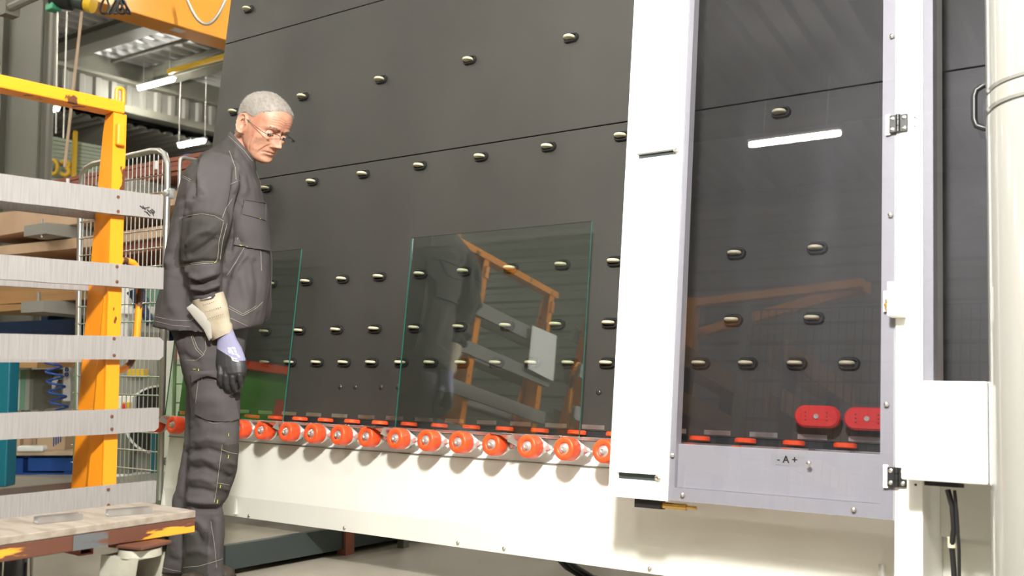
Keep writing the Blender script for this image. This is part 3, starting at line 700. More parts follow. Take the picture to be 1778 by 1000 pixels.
    pts = [(-0.03, h0.y, q0.z - 0.005)] + [(-0.03, ym - rr * math.cos(a), hz - rr + rr * math.sin(a)) for a in [i * PI / 8 for i in range(9)]] + [(-0.03, h1.y, q0.z - 0.005)]
    b = MB(); b.tube(pts, 0.006, 8); obj('lifting_eye', b, M['orange'], r, 60)
    # tube handle beyond the last post
    hp = [cpl(*p, -0.06) for p in ((200, 452), (218, 452), (232, 457), (240, 468), (243, 490), (242, 520), (239, 560), (236, 600), (233, 618), (226, 632), (214, 641), (198, 645))]
    b = MB(); b.tube(hp, 0.0095, 12); obj('handle', b, worn_paint('chipped_orange_paint', (0.74, 0.245, 0.008), (0.07, 0.03, 0.015), 0.57, 0.60, (30, 30, 12), 0.4), r, 60)
    # bed: plywood deck on a rusted steel frame
    cb = cpz(340, 886, BED); XB, Y1 = cb.x, cb.y
    XA = -0.58
    b = MB(); b.box(((XA + XB) / 2, (YB + Y1) / 2, BED - 0.009), (XB - XA, Y1 - YB, 0.018), bev=0.002); obj('deck', b, M['woodlight2'], r)
    fh = 0.036
    b = MB(); b.box((XB - 0.025 - 0.002, (YB + Y1) / 2, BED - 0.0185 - fh / 2), (0.05, Y1 - YB, fh), bev=0.002); obj('side_rail', b, M['orange_rust'], r)
    b = MB(); b.box((XA + 0.025, (YB + Y1) / 2, BED - 0.0185 - fh / 2), (0.05, Y1 - YB, fh), bev=0.002); obj('side_rail', b, M['orange_rust'], r)
    b = MB(); gp = cpl(158, 930, XB); b.box((XB + 0.0002, gp.y, BED - 0.0185 - fh / 2), (0.0012, 0.085, fh * 0.96)); obj('grey_patch', b, M['greypaint'], r)
    for y in (Y1 - 0.027, YB * 0.5, YB + 0.027):
        b = MB(); b.box(((XA + XB) / 2, y, BED - 0.0185 - fh / 2), (XB - XA - 0.104, 0.05, fh), bev=0.002); obj('cross_rail', b, M['orange_rust'], r)
    q = cpz(150, 952, BED - 0.075)
    b = MB()
    for s in (-1, 1): b.box((q.x - 0.2, q.y, BED - 0.075 + s * 0.014), (0.4, 0.034, 0.004)); b.box((q.x - 0.2, q.y + s * 0.016, BED - 0.075), (0.4, 0.004, 0.030))
    obj('fork_pocket', b, M['rustbrown'], r)
    # casters
    def caster(x, y, ang):
        c = obj('caster', MB().box((0, 0, BED - 0.061), (0.105, 0.10, 0.008), bev=0.002), M['orange_rust'], r, loc=(x, y, 0), rot=(0, 0, ang))
        b = MB(); b.cyl((0, 0, BED - 0.070), (0, 0, BED - 0.088), 0.05, 20); ztp = BED - 0.085
        b.box((0.02, 0, ztp - 0.004), (0.10, 0.09, 0.008), bev=0.002)
        for s in (-1, 1): b.prism([(-0.035, ztp), (0.075, ztp), (0.085, 0.20), (0.070, 0.115), (0.035, 0.115), (-0.015, 0.22)], s * 0.044 - 0.003, s * 0.044 + 0.003, 'y')
        obj('fork', b, M['fork'], c, 40)
        W = Matrix.Translation((0.05, 0, 0.14)) @ Matrix.Rotation(PI / 2, 4, 'X')
        b = MB(); b.lathe([(0.10, -0.024), (0.128, -0.024), (0.138, -0.014), (0.14, 0), (0.138, 0.014), (0.128, 0.024), (0.10, 0.024)], 40, M=W); obj('tyre', b, M['tyre_grey'], c, 40)
        b = MB(); b.lathe([(0.02, -0.030), (0.03, -0.030), (0.03, -0.02), (0.095, -0.016), (0.101, -0.02), (0.101, 0.02), (0.095, 0.016), (0.03, 0.02), (0.03, 0.03), (0.02, 0.03)], 30, M=W); obj('wheel_disc', b, M['tyre_grey'], c, 40)
    c1 = cpz(243, 958, BED - 0.08); caster(c1.x, c1.y, math.radians(195))
    c2 = onz(25, 1000, 0.14) - P0; caster(c2.dot(XD), c2.dot(YD), math.radians(150))
    caster(c1.x, YB + 0.2, 0.3); caster(c2.dot(XD), YB + 0.2, 0.2)
    return r
M['woodlight2'] = mat('worn_pale_plywood', (0.29, 0.25, 0.205), 0.75, vary=((0.19, 0.15, 0.115), (9, 34, 60), 0.42, 0.72), bump=((80, 20, 80), 0.3, 0.002))
rack = build_rack('orange wheeled rack with grey weathered planks in the left foreground', -1.30, (0, -0.62, -1.24))     # its other end is beside the photographer
# two aluminium channels lying on the bed
for (p, q, lab) in (((62, 905), (140, 897), 'short aluminium channel lying on the rack bed, the one farther from the man'), ((186, 892), (262, 886), 'short aluminium channel lying on the rack bed by its corner, nearest the man')):
    a, c = onz(*p, BED + 0.006), onz(*q, BED + 0.006); d = c - a; L_ = d.length
    b = MB()
    b.box((L_ / 2, 0, 0.001), (L_, 0.032, 0.002)); b.box((L_ / 2, 0.015, 0.008), (L_, 0.002, 0.014)); b.box((L_ / 2, -0.015, 0.008), (L_, 0.002, 0.014))
    o = obj('aluminium_channel', b, M['steel'], loc=(a.x, a.y, BED + 0.0005), rot=(0, 0, math.atan2(d.y, d.x)))
    tag(o, lab, 'metal profile')
# racks that stand behind the photographer and show only as reflections
r2 = build_rack('orange plank rack mirrored in the large glass sheet, with a paper pinned on it', -0.98, (-0.22, -0.80)); r2.location = (-3.54, 1.43, 0); r2.rotation_euler = (0, 0, 0); r2.scale = (1.27, 1.27, 1.27)
# ================================================================== roll containers beside the machine
YC = 2.76
def cage_front():
    t = thing('roll_container', 'tall galvanised wire roll container between the rack and the man', 'container', ony(283, 860, YC) * 1.0)
    t.location.z = 0; o0 = t.location.copy()
    P = lambda px, py, y=YC: ony(px, py, y) - o0
    fr = [P(*q) for q in ((131, 858), (140, 330), (143, 304), (150, 292), (162, 285), (262, 262), (276, 262), (286, 268), (291, 284), (291, 310), (277, 868))]
    b = MB(); b.tube(fr, 0.0145, 12); obj('tube_frame', b, M['galv'], t, 60)
    xl, xr = P(140, 330).x, P(289, 330).x
    zt = lambda x: P(140, 300).z + (P(289, 275).z - P(140, 300).z) * 0
    ztop = (P(162, 287).z + P(262, 266).z) / 2; zb = P(277, 855).z
    b = MB(); n = int((xr - xl) / 0.033)
    for i in range(1, n): x = xl + (xr - xl) * i / n; b.cyl((x, 0, zb), (x, 0, ztop - 0.005), 0.0028, 6)
    k = int((ztop - zb) / 0.084)
    for i in range(0, k): z = zb + 0.01 + i * 0.084; b.cyl((xl, -0.006, z), (xr, -0.006, z), 0.0032, 6)
    obj('wire_mesh', b, M['galv'], t, stuff=True)
    b = MB(); b.box(((xl + xr) / 2 - 0.02, 0.36, zb - 0.02), (xr - xl - 0.06, 0.74, 0.04)); obj('base', b, M['galv'], t)
    b = MB()
    for x in (xl, xr - 0.06): b.tube([(x, 0.72, zb), (x, 0.72, ztop)], 0.0145, 10)
    obj('rear_posts', b, M['galv'], t, 60, stuff=True)
    for x in (xl + 0.05, xr - 0.05):
        for y in (0.05, 0.67):
            W = Matrix.Translation((x, y, 0.06)) @ Matrix.Rotation(PI / 2, 4, 'Y')
            c = obj('caster_wheel', MB().lathe([(0.02, -0.016), (0.054, -0.016), (0.06, -0.01), (0.06, 0.01), (0.054, 0.016), (0.02, 0.016)], 24, M=W), M['tyre_grey'], t, 40)
            obj('caster_fork', MB().box((x, y, (zb - 0.04 + 0.06) / 2 + 0.02), (0.05, 0.03, zb - 0.10), bev=0.004), M['galv'], c)
    return t
cage = cage_front()
XS = -3.877
t = thing('mesh_gate', 'open wire mesh gate in front of the white cabinet behind the man', 'gate', (XS, 2.82, 0))
def sp(px, py): q = onx(px, py, XS); return q - t.location
zt, zb, ye = sp(300, 270).z, sp(285, 868).z, 0.62
b = MB(); b.tube([(0, 0, zb), (0, 0, zt - 0.02), (0, 0.006, zt - 0.006), (0, 0.02, zt), (0, ye, zt), (0, ye, zb), (0, 0, zb)], 0.0085, 10); obj('frame', b, M['galv'], t, 60)
b = MB()
for i in range(1, 6): b.cyl((0, ye * i / 6, zb), (0, ye * i / 6, zt), 0.0032, 6)
for i in range(1, int((zt - zb) / 0.086)): b.cyl((0, 0, zb + i * 0.086), (0, ye, zb + i * 0.086), 0.0032, 6)
obj('wire_mesh', b, M['galv'], t, stuff=True)
for py in (336, 800):
    q = sp(296, py)
    b = MB(); b.box((0, q.y - 0.0, q.z), (0.03, 0.03, 0.045), bev=0.004); b.lathe([(0.018, 0), (0.018, 0.012), (0.012, 0.018), (0, 0.02)], 16, M=Matrix.Translation((0.0, q.y - 0.015, q.z)) @ Matrix.Rotation(PI / 2, 4, 'X'), close=False)
    obj('latch', b, M['chrome'], t, 40)
b = MB(); b.box((0, 0, zb / 2), (0.03, 0.04, zb)); b.box((0, ye, zb / 2), (0.03, 0.04, zb)); b.box((0, ye / 2, zb - 0.03), (0.03, ye, 0.06)); obj('foot_rail', b, M['darkgreen'], t)
# white cabinet at the far end of the machine
a = ony(283, 592, 3.52); c = ony(345, 874, 3.52)
t = thing('white_cabinet', 'white steel cabinet behind the mesh gate', 'cabinet', ((a.x + c.x) / 2, 3.75, 0))
W_ = c.x - a.x
b = MB(); b.box((0, 0, (a.z + c.z) / 2), (W_, 0.46, a.z - c.z), bev=0.004); obj('body', b, M['white'], t)
b = MB(); b.box((0, 0, c.z / 2), (W_ - 0.02, 0.42, c.z - 0.002)); obj('plinth', b, M['darkgreen'], t)
# ================================================================== long board rack behind
YR = 4.3
def band(px0, px1, pts_top, pts_bot, name, m, label, cat, depth=0.9, y=YR):
    # one board: front edge follows pixel samples; pts: (px, py)
    r = None
    top = [ony(*p, y) for p in pts_top]; bot = [ony(*p, y) for p in pts_bot]
    b = MB(); n = len(top)
    vs = [(p.x, y, p.z) for p in top] + [(p.x, y, p.z) for p in bot] + [(p.x, y + depth, p.z) for p in top] + [(p.x, y + depth, p.z) for p in bot]
    fs = [(0, n, 3 * n, 2 * n), (n - 1, 3 * n - 1, 4 * n - 1, 2 * n - 1)]
    for i in range(n - 1): fs += [(i, i + 1, n + i + 1, n + i), (2 * n + i, 3 * n + i, 3 * n + i + 1, 2 * n + i + 1), (i, 2 * n + i, 2 * n + i + 1, i + 1), (n + i, n + i + 1, 3 * n + i + 1, 3 * n + i)]
    b.add(vs, fs); return tag(obj(name, b, m), label, cat)
def zline(px, py, z_off=0): return ony(px, py, YR)
zA = ony(216, 289, YR).z; xa0, xa1 = ony(40, 330, YR).x, ony(350, 270, YR).x
for k in range(4):
    b = MB(); b.box(((xa0 + xa1) / 2 + 0.04 * math.sin(k * 2.3), YR + 0.45 + 0.02 * math.sin(k * 3), zA - 0.016 - k * 0.034), (xa1 - xa0, 0.9, 0.031), bev=0.003)
    tag(obj('brown_board', b, M['rustbrown']), ['topmost of the reddish brown boards on the upper rack arms', 'second reddish brown board from the top on the upper rack arms', 'third reddish brown board from the top on the upper rack arms', 'lowest of the reddish brown boards on the upper rack arms'][k], 'board', 'reddish boards on the upper arms')
for (px, py) in ((118, 317), (272, 287)):
    q = ony(px, py, YR - 0.012); b = MB(); b.cyl((q.x, q.y, q.z - 0.03), (q.x, q.y, q.z + 0.03), 0.014, 10)
    tag(obj('marker_peg', b, M['paper'], smooth=40), 'white peg on the reddish boards, ' + ('left of the orange post' if px < 200 else 'behind the wire container'), 'peg')
band(0, 0, [(-60, 372), (0, 369), (75, 361), (160, 350), (300, 330)], [(-60, 416), (0, 409), (75, 396), (160, 385), (300, 356)], 'fibreboard_stack', M['mdf'], 'thick pale fibreboard stack behind the top plank, sagging to the left', 'board')
band(0, 0, [(-60, 430), (0, 427), (100, 417), (160, 409), (300, 389)], [(-60, 446), (0, 443), (100, 434), (160, 428), (300, 408)], 'fibreboard_sheet', M['mdf'], 'thin pale panel on the rack below the thick fibreboard stack', 'board')
band(0, 0, [(160, 432), (300, 411)], [(160, 452), (300, 430)], 'brown_sheet', M['rustbrown'], 'dull brown board seen through the wire container', 'board', y=YR + 0.05)
band(0, 0, [(-60, 490), (0, 489), (140, 489)], [(-60, 530), (0, 528), (140, 520)], 'plywood_board', M['ply'], 'brown plywood board between the second and third planks', 'board')
band(0, 0, [(-60, 532), (0, 529), (58, 527)], [(-60, 544), (0, 541), (58, 536)], 'plywood_edge_board', M['ply'], 'short plywood board lying under the brown plywood board', 'board', depth=0.7, y=YR - 0.06)
t = thing('cantilever_rack', 'dark blue cantilever rack with grey arms carrying the boards', 'rack', (-7.2, YR + 1.0, 0))
o0 = t.location.copy()
for x in (-9.4, -7.6, -5.9):
    b = MB(); b.box((x - o0.x, 0.1, 1.25), (0.12, 0.16, 2.5)); obj('column', b, M['navy'], t)
    b = MB(); b.box((x - o0.x, -0.4, 0.05), (0.12, 1.1, 0.10)); obj('foot', b, M['navy'], t)
for (px, py, pin) in ((63, 404, (73, 380, 413)), (58, 535, (67, 507, 528)), (190, 330, None)):
    q = ony(px, py, YR - 0.08)
    b = MB(); b.prism([(-0.1, 0.045), (1.0, 0.07), (1.0, -0.10), (-0.1, -0.04)], 0, 0.32, 'x'); ar = obj('arm', b, M['greypanel'], t, loc=(q.x - o0.x, q.y - o0.y, q.z))
    if pin:
        p0, p1 = ony(pin[0], pin[1], YR - 0.16), ony(pin[0], pin[2], YR - 0.16)
        obj('pin', MB().cyl(p0 - q, p1 - q, 0.012, 10), M['galv'], ar)
b = MB(); q = ony(60, 566, YR + 0.7); b.box((q.x - o0.x + 0.5, 0.0, q.z), (3.6, 0.08, 0.14)); obj('brace', b, M['navy'], t)
b = MB(); b.box((-0.3, 0.20, 1.15), (4.4, 0.03, 1.9)); obj('back_sheet', b, M['blackmatte'], t)
# blue sack and oddments on top of the boards behind the man's shoulder
q = ony(330, 268, YR + 0.2)
b = MB(); b.lathe([(0.0, 0.0), (0.07, 0.0), (0.085, 0.015), (0.075, 0.04), (0.04, 0.06), (0.0, 0.065)], 14, M=Matrix.Translation((q.x, q.y, zA)) @ Matrix.Scale(1.2, 4, (1, 0, 0)), close=False)
tag(obj('blue_sack', b, M['blue'], smooth=60), 'blue sack on the boards behind the man\'s shoulder', 'sack')
t = thing('grey_sign_plate', 'small grey plate hung on the rack behind the orange post', 'plate', ony(222, 333, YR - 0.2))
b = MB(); b.box((0, 0, 0), (0.09, 0.01, 0.14), bev=0.003); obj('plate', b, M['greypanel'], t); b = MB(); b.cyl((0, 0.0, 0.05), (0, 0.2, 0.09), 0.004, 6); obj('hanger', b, M['galv'], t)

# ================================================================== workbench corner behind the planks at lower left
DD = 7.0
def fbox(px0, py0, px1, py1, d, depth, b=None, bev=0.0, m=0):
    b = b or MB(); a, c = at(px0, py0, d), at(px1, py1, d)
    w_ = (c - a).dot(RT); h = a.z - c.z; ctr = (a + c) / 2 + FP * depth / 2
    R_ = Matrix((RT, FP, V((0, 0, 1)))).transposed().to_4x4(); R_.translation = ctr
    return b.box((0, 0, 0), (abs(w_), depth, abs(h)), R_, m, bev)
tag(obj('teal_post', fbox(-22, 610, 10, 846, 6.0, 0.12, bev=0.008), M['teal']), 'teal steel post at the left edge behind the lowest planks', 'post')
tag(obj('blue_sheet', fbox(13, 628, 27, 690, 7.2, 0.03), M['blue']), 'small blue panel leaning right of the teal post', 'panel')
tag(obj('cardboard_sheet', fbox(12, 672, 34, 790, 7.1, 0.05), M['carton']), 'brown cardboard sheet standing right of the teal post', 'cardboard')
M['palegreen'] = mat('green_glass_stack', (0.16, 0.30, 0.22), 0.3)
for k, (x0, x1, m, lab) in enumerate([(28, 34, 'paper', 'white sheet standing between the cardboard and the green sheets'), (34, 43, 'palegreen', 'greenish glass sheet standing on edge behind the planks'), (44, 52, 'greypanel', 'grey sheet standing right of the green glass'), (52, 57, 'steelgrey', 'dark grey sheet standing rightmost of the upright sheets')]):
    tag(obj('upright_sheet', fbox(x0 + 0.4, 642, x1 - 0.4, 712, 7.0, 0.45), M[m]), lab, 'sheet', 'sheets on edge behind the planks')
tag(obj('bench_top', fbox(-30, 622, 64, 639, 6.7, 0.8, bev=0.004), M['ply']), 'brown bench top edge just under the third plank', 'bench')
tag(obj('grey_screen', fbox(57, 600, 132, 812, 7.72, 0.04), M['greypanel']), 'plain grey screen behind the blue spiral hose', 'screen')
t = thing('notice_strip', 'narrow white strip with blue marks beside the orange post', 'sign', at(117, 655, 7.6))
obj('strip', MB().box((0, 0, 0), (0.05, 0.02, 0.36), Matrix.Rotation(math.atan2(RT.y, RT.x), 4, 'Z')), M['paper'], t)
b = MB()
for z in (0.06, 0.02): b.lathe([(0.010, -0.004), (0.016, -0.004), (0.016, 0.004), (0.010, 0.004), (0.010, -0.004)], 14, M=Matrix.Rotation(math.atan2(RT.y, RT.x), 4, 'Z') @ Matrix.Translation((0, -0.014, z)) @ Matrix.Rotation(PI / 2, 4, 'X'), close=False)
obj('blue_mark', b, M['blue'], t, stuff=True)
hd2 = 6.7; n = 84
c0, c1 = at(90, 618, hd2), at(104, 712, hd2)
pts = []
for i in range(n + 1):
    s = i / n; a = s * 2 * PI * 5.4; c = c0.lerp(c1, s) + V((0, 0, 0)); r = 0.052
    pts.append(c + RT * (r * math.cos(a)) + FP * (r * math.sin(a)) + V((0, 0, 0)))
b = MB(); b.tube(pts, 0.0075, 7); tag(obj('spiral_hose', b, M['blue'], smooth=60), 'blue spiral air hose hanging in front of the grey screen', 'hose')
b = MB(); b.tube([at(70, 712, 7.3), at(92, 668, 7.3), at(97, 656, 7.3), at(104, 652, 7.3), at(108, 655, 7.3)], 0.022, 12); tag(obj('curved_tube', b, M['paper'], smooth=60), 'white curved tube leaning behind the blue spiral hose', 'tube')
b = MB(); b.cyl(at(74, 712, 7.4), at(88, 648, 7.4), 0.017, 12); tag(obj('straight_tube', b, M['paper'], smooth=60), 'white straight tube behind the curved tube', 'tube')
# blue pallet with a board and rolls
PT = thing('blue_pallet', 'blue pallet on the floor at lower left', 'pallet', at(70, 818, 7.1)); PT.location.z = 0; PT.rotation_euler = (0, 0, math.atan2(RT.y, RT.x) + 0.0)
b = MB(); b.box((0.25, 0.25, 0.125), (0.95, 0.55, 0.022)); obj('pallet_deck', b, M['blue'], PT)
for y in (0.0, 0.25, 0.48):
    for x in (-0.16, 0.25, 0.66): obj('block', MB().box((x, y, 0.062), (0.12, 0.10, 0.10)), M['blue'], PT)
    obj('bottom_board', MB().box((0.25, y, 0.006), (0.95, 0.10, 0.012)), M['blue'], PT)
obj('pallet_skirt', MB().box((0.30, -0.055, 0.07), (0.72, 0.012, 0.09)), M['blue'], PT)
q = at(70, 790, 7.1); R4 = Matrix.Rotation(math.atan2(RT.y, RT.x), 4, 'Z')
b = MB(); b.box((0.1, 0.22, 0.151), (1.3, 0.66, 0.028), bev=0.003); tag(obj('loose_board', b, M['woodlight'], loc=(PT.location.x, PT.location.y, 0), rot=PT.rotation_euler), 'pale wooden board lying on the blue pallet', 'board')
def onpal(px, d): p = at(px, 780, d); return V((p.x, p.y, 0.1655))
def roll(px, d, r, h, m, lab):
    b = MB(); b.lathe([(0.025, 0), (r, 0), (r, h), (0.025, h), (0.025, 0)], 24, close=False)
    tag(obj('paper_roll', b, M[m], smooth=40, loc=onpal(px, d)), lab, 'roll', 'rolls on the board')
roll(24, 7.2, 0.055, 0.14, 'paper', 'white roll on the board, nearest the teal post'); roll(42, 7.32, 0.055, 0.16, 'mdf', 'pale brown roll on the board, second from the teal post'); roll(62, 7.45, 0.075, 0.15, 'woodlight', 'wide tan roll on the board, left of the printed carton')
b = MB(); b.box((0, 0, 0.02), (0.18, 0.08, 0.04), bev=0.012); tag(obj('crumpled_cloth', b, M['paper'], loc=onpal(56, 7.0), rot=PT.rotation_euler), 'small white bundle in front of the tan roll', 'cloth')
t = thing('printed_carton', 'tan carton with blue stripes beside the orange post', 'carton', onpal(88, 7.1), PT.rotation_euler)
obj('carton', MB().box((0, 0.09, 0.075), (0.20, 0.18, 0.15), bev=0.003), M['carton'], t)
b = MB()
for k in range(4): b.box((0.02 + 0.016 * k, -0.0012, 0.07 + 0.004 * k), (0.008, 0.0016, 0.09 - 0.012 * k))
obj('blue_stripes', b, M['blue'], t, stuff=True)

# ================================================================== machine seen through the wire container
md = 5.6
t = thing('rear_machine', 'grey machine with a control box and black wheel seen through the wire container', 'machine', at(235, 840, 6.4)); t.location.z = 0
inv = Matrix.Translation(-t.location)
def rb(name, px0, py0, px1, py1, d, dep, m, bev=0.004, par=None):
    b = fbox(px0, py0, px1, py1, d, dep, bev=bev); b.v = [tuple(V(p) - t.location) for p in b.v]; return obj(name, b, M[m], par or t)
rb('housing', 196, 600, 272, 700, 6.3, 0.4, 'greypanel')
rb('yellow_motor', 220, 641, 249, 653, 6.2, 0.08, 'yellow')
rb('side_panel', 222, 752, 272, 832, 6.3, 0.3, 'greypanel'); rb('dark_panel', 190, 752, 224, 836, 6.2, 0.3, 'steelgrey')
rb('base', 188, 826, 262, 850, 6.1, 0.3, 'white'); rb('green_strip', 261, 745, 268, 840, 6.1, 0.04, 'teal')
cb_ = rb('control_box', 202, 688, 229, 722, 6.1, 0.12, 'white'); rb('yellow_plate', 211, 699, 224, 714, 6.06, 0.04, 'yellow', 0, cb_)
q = at(217, 706, 6.03) - t.location
obj('stop_button', MB().lathe([(0.0, 0.03), (0.014, 0.028), (0.018, 0.018), (0.012, 0.012), (0.012, 0.0)], 16, M=Matrix.Translation(q) @ Matrix((RT, V((0, 0, 1)), -FP)).transposed().to_4x4(), close=False), M['red'], cb_, 40)
Mq = Matrix.Translation(at(278, 728, 6.2) - t.location) @ Matrix((RT, V((0, 0, 1)), -FP)).transposed().to_4x4()
wv = obj('wheel_disc', MB().lathe([(0.0, 0.0), (0.20, 0.0), (0.20, 0.03), (0.0, 0.03)], 36, M=Mq, close=False), M['blackmatte'], t, 40)
obj('wheel_rim', MB().lathe([(0.20, -0.01), (0.212, -0.01), (0.212, 0.04), (0.20, 0.04), (0.20, -0.01)], 36, M=Mq, close=False), M['white'], wv, 40)
rb('upper_arm', 205, 532, 262, 545, 6.4, 0.1, 'paper'); rb('arm_post', 211, 500, 222, 600, 6.5, 0.1, 'paper'); rb('grey_drive', 232, 560, 275, 590, 6.4, 0.2, 'greypanel'); rb('dark_drive', 240, 576, 272, 604, 6.3, 0.2, 'steelgrey'); rb('top_cover', 224, 588, 274, 604, 6.25, 0.2, 'woodlight')
q0, q1 = at(236, 504, 6.4) - t.location, at(246, 530, 6.4) - t.location
obj('blue_joint', MB().tube([q0, q0.lerp(q1, .5), q1], [0.06, 0.045, 0.06], 16), M['navy'], t, 40)
obj('blue_link', MB().tube([q1, at(262, 562, 6.4) - t.location], 0.03, 12), M['navy'], t, 40)
rb('green_screen', 196, 488, 282, 600, 7.4, 0.03, 'palegreen', 0)

# ================================================================== things that show only as reflections
t = thing('green_bin', 'green steel bin with orange rim, mirrored in the glass sheet beside the man', 'bin', (-5.75, 1.55, 0), (0, 0, math.radians(-36)))
b = MB()
for c, d in (((0, 0.45, 0.54), (2.2, 0.02, 1.08)), ((0, -0.45, 0.54), (2.2, 0.02, 1.08)), ((1.09, 0, 0.54), (0.02, 0.88, 1.08)), ((-1.09, 0, 0.54), (0.02, 0.88, 1.08)), ((0, 0, 0.02), (2.16, 0.88, 0.03))): b.box(c, d)
obj('bin_body', b, M['green'], t)
b = MB(); b.box((0, 0.47, 1.08), (2.3, 0.09, 0.05)); b.box((0, -0.47, 1.08), (2.3, 0.09, 0.05)); b.box((1.11, 0, 1.08), (0.09, 0.85, 0.05)); b.box((-1.11, 0, 1.08), (0.09, 0.85, 0.05)); obj('rim', b, M['orange_pu'], t)
b = MB(); b.box((1.0, 0.475, 0.45), (0.12, 0.03, 0.9)); obj('corner_post', b, M['orange_pu'], t)
b = MB(); b.box((-0.35, 0.1, 1.236), (1.7, 0.3, 0.26), bev=0.02); tag(obj('orange_crate', b, M['orange_pu'], loc=t.location, rot=t.rotation_euler), 'orange crate on top of the green bin, mirrored beside the man', 'crate')
b = MB()                                                   # dark blob added on the crate to make the dark patch in the reflection
Rb = Matrix.Translation(t.location) @ Matrix.Rotation(t.rotation_euler.z, 4, 'Z')
b.loft([[Rb @ V((x, 0.18 + 0.11 * math.cos(a), 1.47 + h * (math.sin(a) if math.sin(a) > 0 else 0.9 * math.sin(a)))) for a in [2 * PI * j / 18 for j in range(18)]] for x, h in ((-0.45, 0.03), (-0.3, 0.09), (-0.1, 0.10), (0.15, 0.085), (0.4, 0.06), (0.5, 0.02))])
tag(obj('dark_blob', b, M['blackmatte'], smooth=60), 'dark blob added on the orange crate for the dark patch mirrored beside the man', 'cloth')
b = MB(); t2 = thing('pinned_paper', 'white sheet of paper hung on the mirrored orange rack', 'paper', (0, 0, 0))
def refl_hit(px, py, n, X):
    p0 = wpt(0, n, 0); r = ray(px, py); h = onplane(px, py, NW, p0); d = r - NW * (2 * r.dot(NW)); return h + d * ((X - h.x) / d.x)
cs = [refl_hit(px, py, 0.068, -3.50) for px, py in ((925, 565), (967, 583), (961, 662), (917, 640))]
b.add([p for p in cs] + [p + V((-0.002, 0, 0)) for p in cs], [(0, 1, 2, 3), (7, 6, 5, 4), (0, 4, 5, 1), (1, 5, 6, 2), (2, 6, 7, 3), (3, 7, 4, 0)]); obj('sheet', b, M['paper'], t2)

# lamp mirrored in the door pane
def refl_z(px, py, n, z):
    p0 = wpt(0, n, 0); r = ray(px, py); h = onplane(px, py, NW, p0); d = r - NW * (2 * r.dot(NW)); return h + d * ((z - h.z) / d.z)
p, q = refl_z(1300, 250, 0.2535, 5.7), refl_z(1460, 232, 0.2535, 5.7)
lamp((p.x + q.x) / 2, (p.y + q.y) / 2, 5.7, 'glowing tube light mirrored in the clear door pane', L=(q - p).length)
# fence, stands and lifting frame behind the photographer, mirrored in the door pane
p, q = refl_z(1297, 533, 0.2535, 2.05), refl_z(1545, 519, 0.2535, 2.05)
t = thing('mesh_fence', 'grey wire mesh fence mirrored in the door pane', 'fence', (p.x, p.y, 0)); ln = 1.9
for x in (0.0, ln): obj('fence_post', MB().box((x, 0, 1.03), (0.055, 0.055, 2.06)), M['steelgrey'], t)
b = MB(); n = int(ln / 0.05)
for i in range(1, n): b.cyl((ln * i / n, 0, 0.1), (ln * i / n, 0, 2.03), 0.003, 6)
for i in range(9): b.cyl((0, 0, 0.1 + i * 0.241), (ln, 0, 0.1 + i * 0.241), 0.0042, 6)
obj('wire_mesh', b, M['darkgreen'], t, stuff=True)
def stand(ends, label):
    zt_ = 2.1
    p, q = refl_z(*ends[0], 0.2535, zt_), refl_z(*ends[1], 0.2535, zt_); x = (p.x + q.x) / 2; y0, y1 = q.y, p.y
    t = thing('plank_stand', label, 'rack', (x, (y0 + y1) / 2, 0)); L_ = y1 - y0
    for k in range(4):
        z = zt_ - 0.09 - 0.38 * k
        obj('plank', MB().box((0, -0.15, z), (0.02, L_ + 0.3, 0.17), bev=0.002), M['ply'], t); obj('rear_plank', MB().box((-0.14, -0.15, z - 0.02), (0.02, L_ + 0.2, 0.17), bev=0.002), M['ply'], t)
    for y in (-L_ * 0.45, L_ * 0.3): obj('post', MB().box((-0.07, y, 1.05), (0.10, 0.07, 2.1), bev=0.004), M['blackmatte'], t)
    obj('foot', MB().box((-0.07, 0, 0.03), (0.5, L_, 0.06), bev=0.004), M['blackmatte'], t)
stand(((1185, 598), (1285, 652)), 'dark posted plank stand mirrored at the left of the door pane')
stand(((1345, 588), (1485, 663)), 'dark posted plank stand mirrored behind the fence in the door pane')
zt_ = 2.9
a1_, a2_, b1_ = refl_z(1203, 582, 0.2535, zt_), refl_z(1505, 498, 0.2535, zt_), refl_z(1203, 527, 0.2535, zt_)
t = thing('lifting_frame', 'orange two armed lifting frame mirrored in the door pane', 'frame', (b1_.x, b1_.y, 0)); o0 = t.location.copy()
def bar(p, q, w_, h):
    d = q - p; a_ = math.atan2(d.y, d.x); Mx = Matrix.Translation((p + q) / 2 - o0) @ Matrix.Rotation(a_, 4, 'Z'); return MB().box((0, 0, 0), (d.length, w_, h), Mx, bev=0.004)
obj('arm', bar(a1_, a2_, 0.09, 0.10), M['crane'], t); obj('arm', bar(b1_, a2_ + V((0, 0.1, 0)), 0.08, 0.08), M['crane'], t); obj('cross_bar', bar(a1_, b1_, 0.09, 0.1), M['crane'], t)
for p in (a1_, b1_): obj('post', MB().box((p.x - o0.x, p.y - o0.y, zt_ / 2), (0.11, 0.11, zt_ + 0.1), bev=0.004), M['crane'], t)
